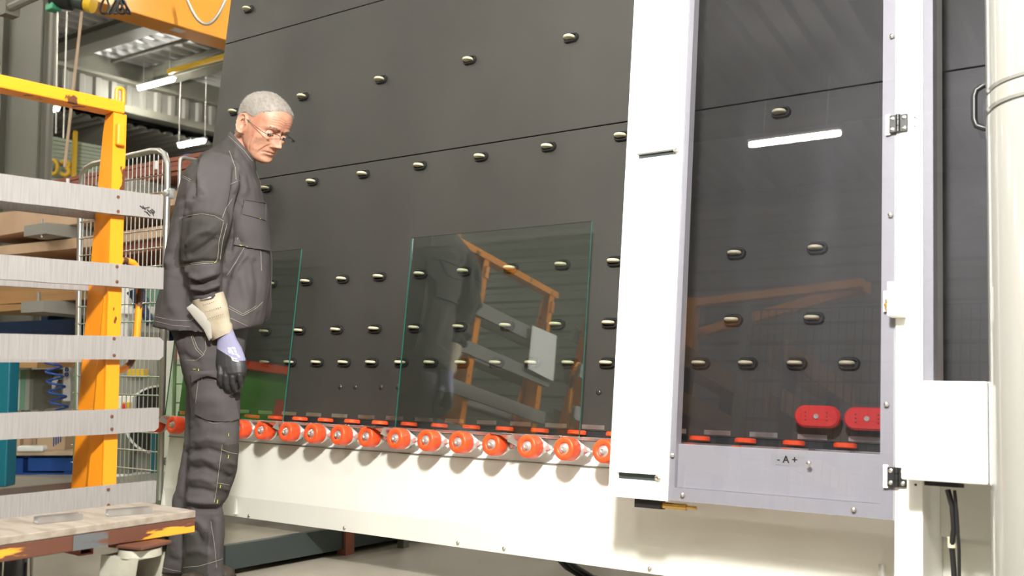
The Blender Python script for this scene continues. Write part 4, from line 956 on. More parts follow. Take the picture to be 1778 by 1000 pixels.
# ================================================================== the man
MD = 3.56
def pm(px, py, d=0.0): return at(px, py, MD - d)
foot = pm(345, 990); foot.z = 0
man = None
M['skin'] = mat('skin', (0.50, 0.265, 0.175), 0.52, sss=0.10, vary=((0.40, 0.165, 0.105), (26, 26, 26), 0.42, 0.75), bump=((260, 260, 260), 0.12, 0.001))
M['hair'] = mat('grey_cropped_hair', (0.30, 0.275, 0.245), 0.65, vary=((0.235, 0.205, 0.175), (70, 70, 40), 0.4, 0.7))
M['fabric'] = mat('charcoal_work_cloth', (0.078, 0.070, 0.070), 0.85, spec=0.25, vary=((0.060, 0.054, 0.054), (5, 5, 5), 0.35, 0.7), bump=((900, 900, 900), 0.25, 0.0006))
M['fabric2'] = mat('dark_reinforcement_cloth', (0.044, 0.041, 0.037), 0.8, spec=0.25, bump=((900, 900, 900), 0.25, 0.0006))
M['thread'] = mat('pale_thread', (0.30, 0.27, 0.22), 0.7)
M['yellow_tab'] = mat('yellow_bartack', (0.62, 0.58, 0.06), 0.6)
M['leather'] = mat('pale_leather', (0.46, 0.40, 0.30), 0.75, vary=((0.34, 0.28, 0.20), (16, 16, 16), 0.4, 0.75), bump=((200, 200, 200), 0.2, 0.001))
M['knit'] = mat('lavender_knit', (0.245, 0.24, 0.36), 0.85, bump=((700, 700, 200), 0.4, 0.001))
M['dip'] = mat('black_nitrile', (0.022, 0.022, 0.023), 0.5, bump=((400, 400, 400), 0.25, 0.0006))
M['shoe'] = mat('dark_brown_shoe', (0.045, 0.033, 0.024), 0.5)
M['lens'] = clear_sheet('spectacle_lens', (0.96, 0.96, 0.96), 1.45)
M['eye'] = mat('eye_white', (0.62, 0.56, 0.52), 0.25)
M['iris'] = mat('dark_iris', (0.03, 0.025, 0.022), 0.2)
M['brow'] = mat('grey_brow', (0.09, 0.07, 0.06), 0.7)

def segd(px, py, a, c):
    ax, ay = a; cx_, cy_ = c; dx, dy = cx_ - ax, cy_ - ay; l2 = dx * dx + dy * dy + 1e-9
    t_ = np.clip(((px - ax) * dx + (py - ay) * dy) / l2, 0, 1)
    return np.hypot(px - (ax + t_ * dx), py - (ay + t_ * dy))
def remesh(me, vox, smooth=4, name='m', fac=0.5):
    o = bpy.data.objects.new('tmp', me); COL.objects.link(o)
    m = o.modifiers.new('r', 'REMESH'); m.mode = 'VOXEL'; m.voxel_size = vox
    if smooth: s = o.modifiers.new('s', 'SMOOTH'); s.factor = fac; s.iterations = smooth
    bpy.context.view_layer.update()
    dg = bpy.context.evaluated_depsgraph_get()
    r = bpy.data.meshes.new_from_object(o.evaluated_get(dg)); r.name = name
    bpy.data.objects.remove(o); r.polygons.foreach_set('use_smooth', [True] * len(r.polygons)); r.materials.clear(); return r
def ring(py, Lx, Rx, dh, dc=0.0, n=28, e=2.3, hem=None):
    pts = []
    for j in range(n):
        a = 2 * PI * j / n; c, s = math.cos(a), math.sin(a)
        cc = math.copysign(abs(c) ** (2 / e), c); ss = math.copysign(abs(s) ** (2 / e), s)
        x = (Lx + Rx) / 2 + (Rx - Lx) / 2 * cc
        pts.append(pm(x, py + (hem(x, ss) if hem else 0), dc + dh * ss))
    return pts
def limb(path, n=22, e=2.1):                               # (px, py, d, half width px, half depth m)
    rings = []
    for i, (x, y, d, hw, hd) in enumerate(path):
        x0, y0 = path[max(i - 1, 0)][:2]; x1, y1 = path[min(i + 1, len(path) - 1)][:2]
        tx, ty = x1 - x0, y1 - y0; l = math.hypot(tx, ty) or 1; nx, ny = -ty / l, tx / l
        pts = []
        for j in range(n):
            a = 2 * PI * j / n; c, s = math.cos(a), math.sin(a)
            cc = math.copysign(abs(c) ** (2 / e), c); ss = math.copysign(abs(s) ** (2 / e), s)
            pts.append(pm(x + nx * hw * cc, y + ny * hw * cc, d + hd * ss))
        rings.append(pts)
    return rings
def interp(tab, z):
    k = len(tab[0]) - 1
    xs = [r[0] for r in tab]
    return [float(np.interp(z, xs, [r[i + 1] for r in tab])) for i in range(k)]
# ------------------------------------------------------------------ head (local: x forward, y left, z up from the chin)
def smooth_tab(tab, n=200, w=9):
    xs = np.linspace(tab[0][0], tab[-1][0], n); out = [xs]
    for i in range(1, len(tab[0])):
        v = np.interp(xs, [r[0] for r in tab], [r[i] for r in tab]); k = np.ones(w) / w
        vp = np.concatenate([np.full(w // 2, v[0]), v, np.full(w // 2, v[-1])]); out.append(np.convolve(vp, k, 'valid'))
    return out
HT = [(0.000, 0.070, 0.030, 0.020), (0.006, 0.085, 0.012, 0.033), (0.016, 0.093, -0.004, 0.043), (0.035, 0.091, -0.022, 0.053), (0.048, 0.095, -0.036, 0.058), (0.06, 0.098, -0.05, 0.0615),
      (0.075, 0.101, -0.066, 0.065), (0.09, 0.099, -0.076, 0.068), (0.105, 0.098, -0.083, 0.0705), (0.118, 0.097, -0.087, 0.073), (0.130, 0.105, -0.09, 0.0745), (0.15, 0.108, -0.0915, 0.076),
      (0.17, 0.106, -0.089, 0.0755), (0.19, 0.097, -0.081, 0.0705), (0.207, 0.080, -0.067, 0.060), (0.220, 0.057, -0.048, 0.045), (0.229, 0.033, -0.028, 0.027), (0.234, 0.008, -0.006, 0.006)]
hx = smooth_tab(HT)
def head_mesh():
    nz, na = 150, 220
    zs = 0.234 * (1 - np.cos(np.linspace(0.0, PI, nz))) / 2 * 0.5 + 0.5 * np.linspace(0, 0.234, nz)
    xf = np.interp(zs, hx[0], hx[1]); xb = np.interp(zs, hx[0], hx[2]); w = np.interp(zs, hx[0], hx[3])
    A = np.linspace(0, 2 * PI, na, endpoint=False)
    Z, AA = np.meshgrid(zs, A, indexing='ij')
    xc = ((xf + xb) / 2)[:, None]; a = ((xf - xb) / 2)[:, None]; W = w[:, None]
    e = np.clip(np.interp(zs, [0, 0.05, 0.1, 0.16, 0.234], [2.0, 2.15, 2.3, 2.3, 2.0]), 2, 3)[:, None]
    c, s = np.cos(AA), np.sin(AA)
    X = xc + a * np.sign(c) * np.abs(c) ** (2 / e); Y = W * np.sign(s) * np.abs(s) ** (2 / e)
    front = np.clip((c - 0.0) / 0.5, 0, 1)
    g = lambda y0, z0, sy, sz: np.exp(-((Y - y0) / sy) ** 2 - ((Z - z0) / sz) ** 2)
    d = np.zeros_like(X)
    # nose: ridge growing from the bridge to the tip, wings at its foot
    nz_ = np.interp(Z, [0.068, 0.073, 0.079, 0.086, 0.100, 0.113, 0.124, 0.132], [0.0, 0.014, 0.030, 0.0315, 0.0245, 0.016, 0.009, 0.0])
    nw = np.interp(Z, [0.068, 0.08, 0.095, 0.115, 0.13], [0.0150, 0.0145, 0.0105, 0.0085, 0.010])
    d += nz_ * np.exp(-np.abs(Y / nw) ** 2.3)
    for s_ in (-1, 1):
        d += 0.011 * g(s_ * 0.0145, 0.0775, 0.0065, 0.007)                 # wings
        d -= 0.0135 * g(s_ * 0.031, 0.1165, 0.016, 0.0105)                 # sockets
        d -= 0.006 * g(s_ * 0.016, 0.117, 0.006, 0.010)
        d += 0.0065 * g(s_ * 0.030, 0.1345, 0.022, 0.0065)                 # brow ridge
        d += 0.0065 * g(s_ * 0.046, 0.094, 0.016, 0.012)                   # cheekbone
        d -= 0.0075 * g(s_ * 0.047, 0.058, 0.016, 0.018)                   # hollow cheek
        d -= 0.0028 * g(s_ * 0.030, 0.1015, 0.012, 0.0035)                 # bag under the eye
        # folds from the nose to the mouth corner and along the cheek
        for t_ in np.linspace(0, 1, 9):
            d -= 0.0030 * g(s_ * (0.021 + 0.015 * t_), 0.080 - 0.040 * t_, 0.0036, 0.005)
            d -= 0.0024 * g(s_ * (0.050 - 0.004 * t_), 0.080 - 0.055 * t_, 0.0034, 0.006)
        d -= 0.003 * g(s_ * 0.030, 0.044, 0.005, 0.005)
        d += 0.003 * g(s_ * 0.036, 0.045, 0.006, 0.012)
    d -= 0.008 * g(0, 0.124, 0.012, 0.006)                                 # nasion
    d += 0.0045 * g(0, 0.0545, 0.020, 0.0045) + 0.004 * g(0, 0.0420, 0.018, 0.0045) - 0.0055 * np.exp(-np.abs(Y / 0.027) ** 4 - ((Z - 0.0478) / 0.0020) ** 2)
    d -= 0.003 * g(0, 0.063, 0.004, 0.006)
    d -= 0.005 * g(0, 0.031, 0.022, 0.006)                                 # under the lip
    d += 0.005 * g(0, 0.015, 0.018, 0.010)                                 # chin
    for z0 in (0.148, 0.157, 0.166): d -= 0.0013 * np.exp(-((Z - z0 - 0.004 * np.cos(Y * 60)) / 0.0016) ** 2 - (Y / 0.045) ** 4)
    for y0 in (-0.006, 0.006): d -= 0.0013 * g(y0, 0.132, 0.0016, 0.008)
    X = X + d * front
    # temple hollows and a tighter jaw
    Y = Y * (1 - 0.05 * np.exp(-((X - 0.065) / 0.022) ** 2 - ((Z - 0.135) / 0.02) ** 2))
    V_ = np.stack([X, Y, Z], -1).reshape(-1, 3)
    fs = [(i * na + j, i * na + (j + 1) % na, (i + 1) * na + (j + 1) % na, (i + 1) * na + j) for i in range(nz - 1) for j in range(na)]
    fs += [tuple(range(na))[::-1], tuple((nz - 1) * na + j for j in range(na))]
    return V_, fs
def ear(side):
    nr, na = 14, 40; vs = []; fs = []
    for i in range(nr):
        r = i / (nr - 1)
        for j in range(na):
            a = 2 * PI * j / na; ca_, sa = math.cos(a), math.sin(a)
            ex = 0.0205 * (1 + 0.14 * sa) ; ez = 0.0375
            x, z = ex * r * ca_ - 0.006 * r * sa * 0.6, ez * r * sa * (1 + 0.0 * ca_)
            h = 0.004 + 0.013 * math.exp(-((r - 0.86) / 0.11) ** 2) * (1 if not (-0.35 < ca_ - 0.75 < 1 and sa < 0.1) else 0.35) + 0.006 * math.exp(-((r - 0.5) / 0.13) ** 2) * (0.6 - 0.5 * ca_) - 0.006 * math.exp(-(r / 0.3) ** 2)
            h += 0.010 * max(0, -ca_) * r * 0.9
            if r > 0.97: h -= 0.006
            vs.append((x - 0.008, side * (0.068 + h), z + 0.104))
    for i in range(nr - 1):
        for j in range(na): fs.append((i * na + j, i * na + (j + 1) % na, (i + 1) * na + (j + 1) % na, (i + 1) * na + j))
    o = len(vs)                                            # close behind with a rim sunk in the head
    for j in range(na):
        x, y, z = vs[(nr - 1) * na + j]; vs.append((x * 0.75 - 0.002, side * 0.055, (z - 0.104) * 0.75 + 0.104))
    for j in range(na): fs.append(((nr - 1) * na + j, (nr - 1) * na + (j + 1) % na, o + (j + 1) % na, o + j))
    return vs, fs
YAW, PITCH, ROLL, HSC = math.radians(32), math.radians(29), math.radians(0), 1.025
f0 = RT * math.cos(YAW) - FP * math.sin(YAW)
fh = f0 * math.cos(PITCH) - V((0, 0, 1)) * math.sin(PITCH); uh = V((0, 0, 1)) * math.cos(PITCH) + f0 * math.sin(PITCH)
lh = uh.cross(fh)
ear_pt = at(421, 214, MD - 0.075)
HM = Matrix((fh * HSC, lh * HSC, uh * HSC)).transposed().to_4x4()
HM.translation = ear_pt - (fh * (-0.008) + lh * (-0.076) + uh * 0.104) * HSC
def build_body():
    hv, hf = head_mesh()
    b = MB(); b.add([HM @ V(p) for p in hv], hf)
    for s in (-1, 1):
        ev, ef = ear(s); b.add([HM @ V(p) for p in ev], ef)
    neck = [HM @ V(q) for q in ((-0.022, 0, 0.085), (-0.034, 0, 0.03))]
    nb = pm(395, 285)
    b.tube([neck[0], neck[1], neck[1].lerp(nb, 0.5), nb, pm(388, 310)], [0.052, 0.055, 0.058, 0.066, 0.09], 24)
    # hidden trunk, arms and legs carry the clothes
    b.loft([ring(y, l + 14, r - 14, dh * 0.7) for (y, l, r, dh) in ((300, 320, 445, 0.20), (350, 312, 455, 0.2), (420, 300, 460, 0.19), (500, 296, 450, 0.18), (560, 300, 436, 0.17), (620, 314, 424, 0.16))])
    b.loft(limb([(385, 280, 0.13, 26, 0.05), (370, 340, 0.185, 24, 0.05), (352, 430, 0.20, 20, 0.045), (362, 520, 0.185, 15, 0.035), (372, 560, 0.18, 12, 0.028)]))
    b.loft(limb([(385, 280, -0.13, 26, 0.05), (378, 340, -0.185, 24, 0.05), (372, 430, -0.20, 20, 0.045), (385, 520, -0.20, 15, 0.035), (390, 560, -0.20, 12, 0.028)]))
    b.loft(limb([(368, 590, 0.085, 40, 0.075), (372, 690, 0.09, 32, 0.065), (370, 790, 0.09, 27, 0.055), (354, 900, 0.09, 22, 0.045), (352, 1000, 0.09, 16, 0.035)]))
    b.loft(limb([(368, 590, -0.085, 40, 0.075), (366, 690, -0.09, 32, 0.065), (358, 790, -0.09, 27, 0.055), (340, 900, -0.09, 22, 0.045), (325, 985, -0.09, 16, 0.035)]))
    me = mesh_of('person', b, M['skin'])
    return me, hv
me, hv = build_body()
me = remesh(me, 0.0028, 2, 'person', 0.4); me.materials.append(M['skin'])
def wrinkle(me):                                           # creases cut after the surface is fused
    n = len(me.vertices); co = np.empty(n * 3); me.vertices.foreach_get('co', co); co = co.reshape(-1, 3)
    no = np.array([v.normal for v in me.vertices]); I = np.array(HM.inverted()); q = co @ I[:3, :3].T + I[:3, 3]
    x, y, z = np.abs(q[:, 1]), q[:, 0], q[:, 2]; f = (q[:, 0] > 0.02) & (z > -0.01) & (z < 0.2) & (q[:, 0] < 0.15) & (x < 0.08)
    d = np.zeros(n)
    def line(pts, w_, amp, U, W2):
        nonlocal d
        dist = np.full(n, 1e9)
        for a, c in zip(pts[:-1], pts[1:]): dist = np.minimum(dist, segd(U, W2, a, c))
        d += amp * np.exp(-(dist / w_) ** 2)
    fr = f & (q[:, 0] > 0.07)
    ay = np.where(q[:, 0] > 0.05, x, 9.0)
    line([(0.020, 0.080), (0.030, 0.064), (0.037, 0.045), (0.037, 0.034)], 0.0026, -0.0030, ay, z)
    line([(0.024, 0.076), (0.036, 0.058), (0.043, 0.044)], 0.0045, 0.0016, ay, z)
    line([(0.012, 0.103), (0.028, 0.098), (0.042, 0.104)], 0.0022, -0.0016, ay, z)
    line([(0.005, 0.0478), (0.024, 0.046), (0.031, 0.042)], 0.0020, -0.0026, ay, z)
    for k in range(4): line([(0.0, 0.146 + 0.0085 * k), (0.022, 0.150 + 0.0085 * k), (0.046, 0.145 + 0.0085 * k)], 0.0017, -0.0012, ay, z)
    line([(0.0075, 0.126), (0.0065, 0.142)], 0.0017, -0.0016, ay, z)
    line([(0.062, 0.078), (0.054, 0.050), (0.052, 0.030)], 0.003, -0.0026, np.where(x < 0.08, q[:, 0], 9.0), z)
    line([(0.044, 0.080), (0.038, 0.052), (0.040, 0.030)], 0.003, -0.0020, np.where(x < 0.08, q[:, 0], 9.0), z)
    for k in range(3): line([(0.072, 0.116 - 0.004 * k), (0.060, 0.120 - 0.011 * k)], 0.0015, -0.0010, np.where(x > 0.04, q[:, 0], 9.0), z)
    d *= f
    co = co + no * d[:, None] * HSC; me.vertices.foreach_set('co', co.reshape(-1)); me.update()
wrinkle(me)
man = obj('person', me, None)
tag(man, 'man in charcoal work jacket, trousers and gloves standing sideways, head bowed toward the rollers', 'person')
bvh = BVHTree.FromPolygons([v.co.copy() for v in me.vertices], [tuple(p.vertices) for p in me.polygons])
# eyes, brows
for s in (-1, 1):
    e0 = V((0.0845, s * 0.031, 0.1145)); b = MB()
    bm_ = bmesh.new(); bmesh.ops.create_uvsphere(bm_, u_segments=20, v_segments=14, radius=0.0118); b.bm(bm_, 0, HM @ Matrix.Translation(e0))
    gaze = V((0.9, -0.12 , -0.35)).normalized()
    bm_ = bmesh.new(); bmesh.ops.create_uvsphere(bm_, u_segments=16, v_segments=10, radius=0.0058); b.bm(bm_, 1, HM @ Matrix.Translation(e0 + gaze * 0.0072))
    obj('eye', b, [M['eye'], M['iris']], man, 90)
    b = MB()                                               # lids
    for (za, zb, off) in ((-6, 95, 0.0015), (-95, -38, 0.001)):
        vs = []; n1, n2 = 8, 16
        for i in range(n1):
            el = math.radians(za + (zb - za) * i / (n1 - 1))
            for j in range(n2):
                az = math.radians(-80 + 160 * j / (n2 - 1)); R_ = 0.0118 + off
                vs.append(HM @ (e0 + V((R_ * math.cos(el) * math.cos(az), R_ * math.cos(el) * math.sin(az), R_ * math.sin(el)))))
        b.add(vs, [(i * n2 + j, i * n2 + j + 1, (i + 1) * n2 + j + 1, (i + 1) * n2 + j) for i in range(n1 - 1) for j in range(n2 - 1)])
    obj('eyelid', b, M['skin'], man, 90)
    b = MB(); rb_ = random.Random(3 + s)
    for k in range(260):
        y = 0.012 + 0.036 * rb_.random(); z = 0.1335 + 0.004 * math.sin((y - 0.012) / 0.036 * 2.6) + rb_.uniform(-0.003, 0.003)
        p0 = HM @ V((0.16, s * y, z)); h = bvh.ray_cast(p0, -fh)
        if h[0] is None: continue
        q = h[0]; tip = q + fh * 0.004 + (lh * s * 0.8 + uh * 0.5) * 0.006; wv_ = uh * 0.0007
        b.add([q - wv_, q + wv_, tip], [(0, 1, 2)])
    obj('eyebrow', b, M['brow'], man)
# cropped hair: a close shell with short tufts
def hair_edge(x, z):                                       # lower hairline height as a function of x (front to back)
    return float(np.interp(x, [-0.10, -0.07, -0.045, -0.028, -0.015, 0.0, 0.012, 0.018, 0.032, 0.05, 0.075, 0.092], [0.045, 0.052, 0.062, 0.085, 0.118, 0.122, 0.112, 0.116, 0.142, 0.164, 0.184, 0.203]))
HI = HM.inverted()
loc = [HI @ v.co for v in me.vertices]
ishair = [(q.z > hair_edge(q.x, q.z) and abs(q.y) < (0.074 if q.z < 0.143 else 0.095) and q.z > 0.04 and q.z < 0.26 and -0.11 < q.x < 0.12 and (q - V((0.0, 0, 0.12))).length < 0.16) or (q.z > 0.17 and q.z > hair_edge(q.x, q.z) and q.x < 0.085 and q.z < 0.26 and abs(q.y) < 0.09 and abs(q.x) < 0.12) for q in loc]
me.calc_loop_triangles()
used = {}; hvs = []; hfs = []
nrm = [v.normal.copy() for v in me.vertices]
for p in me.polygons:
    if all(ishair[i] for i in p.vertices):
        f = []
        for i in p.vertices:
            if i not in used:
                used[i] = len(hvs); c = me.vertices[i].co; q_ = loc[i]; th = (0.0026 + 0.0012 * noise.noise(c * 90)) * min(1.0, max(0.12, (q_.z - hair_edge(q_.x, q_.z)) / 0.016))
                hvs.append(c + nrm[i] * th)
            f.append(used[i])
        hfs.append(tuple(f))
b = MB(); b.add(hvs, hfs)
ra = random.Random(5); keys = list(used.keys())
for k in range(9000):
    i = ra.choice(keys); n_ = nrm[i]; c = me.vertices[i].co + V((ra.uniform(-1, 1), ra.uniform(-1, 1), ra.uniform(-1, 1))) * 0.0014
    back = (-fh * 0.45 - uh * 0.25) + V((ra.uniform(-1, 1), ra.uniform(-1, 1), ra.uniform(-1, 1))) * 0.35
    tip = c + (n_ + back).normalized() * ra.uniform(0.005, 0.009); wv_ = n_.cross(back).normalized() * 0.0006
    b.add([c - wv_, c + wv_, tip], [(0, 1, 2)])
obj('hair', b, M['hair'], man, 90)
# spectacles
gl = None
def rim_pts(s, n=24, k=1.0):
    pts = []
    for i in range(n):
        a = 2 * PI * i / n; c, sn = math.cos(a), math.sin(a)
        y = s * 0.0335 + 0.0245 * k * math.copysign(abs(c) ** 0.75, c); z = 0.107 + 0.0150 * k * math.copysign(abs(sn) ** 0.8, sn)
        pts.append(HM @ V((0.1195 - abs(y) ** 2 * 3.2 - (0.107 - z) * 0.08, y, z)))
    return pts
b = MB()
for s in (-1, 1):
    R_ = rim_pts(s); b.tube([R_[i] for i in range(0, 13)], 0.0011, 6)
    b.tube([HM @ V((0.117, s * 0.057, 0.113)), HM @ V((0.108, s * 0.066, 0.114)), HM @ V((0.095, s * 0.071, 0.114)), HM @ V((0.045, s * 0.0765, 0.119)), HM @ V((0.004, s * 0.079, 0.125)), HM @ V((-0.012, s * 0.080, 0.118)), HM @ V((-0.022, s * 0.076, 0.10))], [0.0012] * 3 + [0.0009] * 4, 6)
    b.box((0, 0, 0), (0.003, 0.006, 0.006), HM @ Matrix.Translation((0.113, s * 0.060, 0.1135)))
b.tube([HM @ V((0.1185, -0.010, 0.111)), HM @ V((0.124, 0, 0.1145)), HM @ V((0.1185, 0.010, 0.111))], 0.0010, 6)
gl = obj('spectacles', b, M['black'], man, 60)
for s in (-1, 1):
    R_ = rim_pts(s, k=0.97); c = sum(R_, V()) / len(R_); b = MB(); n = len(R_)
    b.add([c + fh * 0.002] + R_, [(0, i + 1, (i + 1) % n + 1) for i in range(n)]); obj('lens', b, M['lens'], gl, 90)

# ------------------------------------------------------------------ jacket
def foldify(me, folds, generic=0.003, gs=9.0, gain=1.5):
    n = len(me.vertices); co = np.empty(n * 3); me.vertices.foreach_get('co', co); co = co.reshape(-1, 3)
    no = np.array([v.normal for v in me.vertices])
    q = co - np.array(CAM); z = q @ np.array(FW); px = CX + FOC * (q @ np.array(RT)) / z; py = CY - FOC * (q @ np.array(UP)) / z
    facing = np.clip(-(no @ np.array(FP)) * 1.6 + 0.25, 0, 1)
    d = np.zeros(n)
    for (pts, wdt, amp) in folds:
        dist = np.full(n, 1e9)
        for a, c in zip(pts[:-1], pts[1:]): dist = np.minimum(dist, segd(px, py, a, c))
        # fade to the ends
        ex = np.minimum(np.hypot(px - pts[0][0], py - pts[0][1]), np.hypot(px - pts[-1][0], py - pts[-1][1]))
        d += amp * np.exp(-(dist / wdt) ** 2) * np.clip(ex / (wdt * 1.6), 0.15, 1)
    d = d * facing * gain
    g = np.array([noise.noise(V(c) * gs) + 0.5 * noise.noise(V(c) * gs * 2.3) for c in co])
    d += generic * g
    co2 = co + no * d[:, None]
    me.vertices.foreach_set('co', co2.reshape(-1)); me.update(); return px, py
TR = [(243, 390, 404, 0.06), (250, 378, 414, 0.10), (258, 362, 422, 0.14), (268, 347, 428, 0.165), (282, 332, 436, 0.185), (300, 318, 444, 0.195), (325, 310, 453, 0.195), (355, 304, 460, 0.19), (400, 296, 466, 0.185), (450, 287, 471, 0.185), (500, 277, 470, 0.19), (540, 269, 464, 0.198), (558, 266, 460, 0.202)]
b = MB(); rr = [ring(*r) for r in TR]
rr.append(ring(566, 264, 457, 0.201, hem=lambda x, s: 13 * max(0.0, 1 - ((x - 350) / 95) ** 2) * (0.6 + 0.4 * s)))
b.loft(rr)
SL = [(392, 268, 0.10, 24, 0.055), (383, 287, 0.145, 36, 0.075), (374, 315, 0.185, 44, 0.085), (367, 345, 0.205, 43, 0.086), (358, 385, 0.218, 43, 0.085), (351, 420, 0.218, 41, 0.08), (350, 450, 0.212, 39, 0.075), (354, 475, 0.21, 33, 0.068), (358, 500, 0.205, 28, 0.058), (362, 522, 0.20, 25, 0.050)]
b.loft(limb(SL))
b.loft(limb([(392, 268, -0.10, 24, 0.055), (386, 285, -0.145, 37, 0.075), (382, 320, -0.185, 44, 0.082), (378, 370, -0.205, 42, 0.08), (376, 430, -0.212, 38, 0.072), (382, 480, -0.212, 31, 0.06), (388, 530, -0.205, 25, 0.05)]))
me = remesh(mesh_of('jacket', b, M['fabric']), 0.0055, 5, 'jacket')
me.materials.append(M['fabric']); me.materials.append(M['fabric2'])
JF = [  # fold lines in the picture's frame: ridge (+) or valley (-), width px, amplitude m
    ([(345, 276), (334, 300), (334, 340)], 5, -0.022), ([(352, 268), (346, 305), (352, 340)], 7, 0.008),
    ([(408, 288), (406, 330), (402, 365)], 4, -0.012), ([(410, 285), (412, 330)], 6, 0.006), ([(412, 330), (402, 365), (404, 400), (398, 440)], 5, -0.012),
    ([(312, 378), (345, 370), (385, 378)], 3, -0.005), ([(318, 430), (345, 405), (372, 398)], 6, 0.009), ([(322, 446), (350, 430), (378, 412)], 5, -0.009), ([(312, 462), (350, 454), (384, 456)], 4, -0.008),
    ([(325, 476), (345, 484), (378, 472)], 5, 0.009), ([(328, 488), (350, 494), (384, 482)], 4, -0.010), ([(330, 500), (355, 503), (385, 492)], 4, 0.008), ([(334, 510), (358, 511), (384, 502)], 3.5, -0.008),
    ([(392, 470), (385, 520), (388, 560)], 7, -0.012), ([(425, 430), (405, 460), (396, 490)], 5, -0.007), ([(430, 440), (412, 462), (400, 482)], 4, 0.006), ([(396, 420), (412, 410), (428, 428)], 6, -0.009),
    ([(318, 345), (306, 400), (292, 470)], 8, 0.007), ([(325, 350), (316, 410), (306, 480)], 8, -0.008), ([(300, 440), (296, 500), (300, 550)], 10, 0.006), ([(322, 470), (318, 520), (326, 570)], 8, -0.006),
    ([(440, 445), (450, 490), (448, 540)], 7, -0.006), ([(418, 470), (428, 520), (425, 555)], 8, 0.006), ([(366, 255), (400, 262), (428, 285)], 5, -0.004), ([(420, 300), (425, 330), (420, 345)], 6, 0.006)]
px, py = foldify(me, JF, 0.005, 10.0)
cen = []
for p in me.polygons:
    i = p.vertices[0]; x, y = px[i], py[i]; near = p.normal.dot(FP) < 0.2
    yoke = x < 410 and y < float(np.interp(x, [305, 318, 331, 338, 350, 375, 400, 410], [303, 306, 313, 290, 271, 263, 270, 280]))
    patch_ = 376 - 6 * math.sin((x - 312) / 75 * PI) < y < 462 - (x - 312) * 0.06 and 305 < x < 393 - max(0, (400 - y)) * 0.3 and near and V(p.center).dot(-FP) > V(pm(350, 430, 0.12)).dot(-FP)
    if yoke or patch_: p.material_index = 1
jacket = obj('jacket', me, None, man)
jbvh = BVHTree.FromPolygons([v.co.copy() for v in me.vertices], [tuple(p.vertices) for p in me.polygons])
def cast(tree, x, y):
    r = ray(x, y).normalized(); h = tree.ray_cast(CAM, r); return (h[0], h[1]) if h[0] is not None else (None, None)
def seam(tree, pts, par, rad=0.0008, m='thread', step=4, name='stitching', off=0.0008, dash=False):
    P = []
    for a, c in zip(pts[:-1], pts[1:]):
        k = max(1, int(math.hypot(c[0] - a[0], c[1] - a[1]) / step))
        for i in range(k): P.append((a[0] + (c[0] - a[0]) * i / k, a[1] + (c[1] - a[1]) * i / k))
    P.append(pts[-1]); W_ = []
    for x, y in P:
        h, n_ = cast(tree, x, y)
        if h is not None: W_.append(h + n_ * off)
    if len(W_) < 2: return None
    b = MB(); b.tube(W_, rad, 5); return obj(name, b, M[m], par, 60)
def cloth_patch(tree, quad, par, name, m='fabric', off=0.006, nu=14, nv=14, bow=0.0, edge=True):
    # a cloth panel lying on a garment: the quad is tl, tr, br, bl
    tl, tr, br, bl = quad; b = MB(); top = []; bot = []
    for i in range(nv + 1):
        v = i / nv
        for j in range(nu + 1):
            u = j / nu
            x = (tl[0] * (1 - u) + tr[0] * u) * (1 - v) + (bl[0] * (1 - u) + br[0] * u) * v; y = (tl[1] * (1 - u) + tr[1] * u) * (1 - v) + (bl[1] * (1 - u) + br[1] * u) * v + bow * math.sin(u * PI) * v
            h, n_ = cast(tree, x, y)
            if h is None: h, n_ = (top[-1] if top else pm(x, y, 0.15)), -FP
            k = off * (1.0 + 0.35 * math.sin(u * PI) * math.sin(v * PI))
            top.append(h + n_ * k); bot.append(h - n_ * 0.003)
    n1 = nu + 1; N_ = len(top); fs = [(i * n1 + j, i * n1 + j + 1, (i + 1) * n1 + j + 1, (i + 1) * n1 + j) for i in range(nv) for j in range(nu)]
    rim = [j for j in range(n1)] + [i * n1 + nu for i in range(1, nv + 1)] + [nv * n1 + j for j in range(nu - 1, -1, -1)] + [i * n1 for i in range(nv - 1, 0, -1)]
    fs += [(rim[k], rim[(k + 1) % len(rim)], N_ + rim[(k + 1) % len(rim)], N_ + rim[k]) for k in range(len(rim))]
    b.add(top + bot, fs); o = obj(name, b, M[m], par, 50)
    return o, BVHTree.FromPolygons([V(p) for p in b.v], b.f)
for pts in ([(312, 379), (330, 374), (350, 371), (372, 374), (388, 384)], [(312, 461), (340, 456), (372, 454)], [(312, 464), (340, 459), (370, 457)], [(388, 386), (380, 420), (378, 448), (374, 456)], [(394, 388), (386, 420), (382, 450)],
            [(403, 345), (392, 362), (386, 378)], [(313, 306), (322, 310), (330, 315)], [(313, 303), (322, 307), (331, 312)], [(398, 262), (408, 290), (410, 312)], [(400, 320), (416, 313)],
            [(266, 549), (300, 556), (330, 557), (345, 548)], [(267, 557), (300, 565), (330, 567)], [(395, 534), (422, 548), (446, 534), (456, 524)], [(397, 531), (422, 545), (445, 531)], [(400, 552), (430, 566)], [(424, 430), (408, 458), (394, 478)], [(452, 420), (454, 470)]):
    seam(jbvh, pts, jacket)
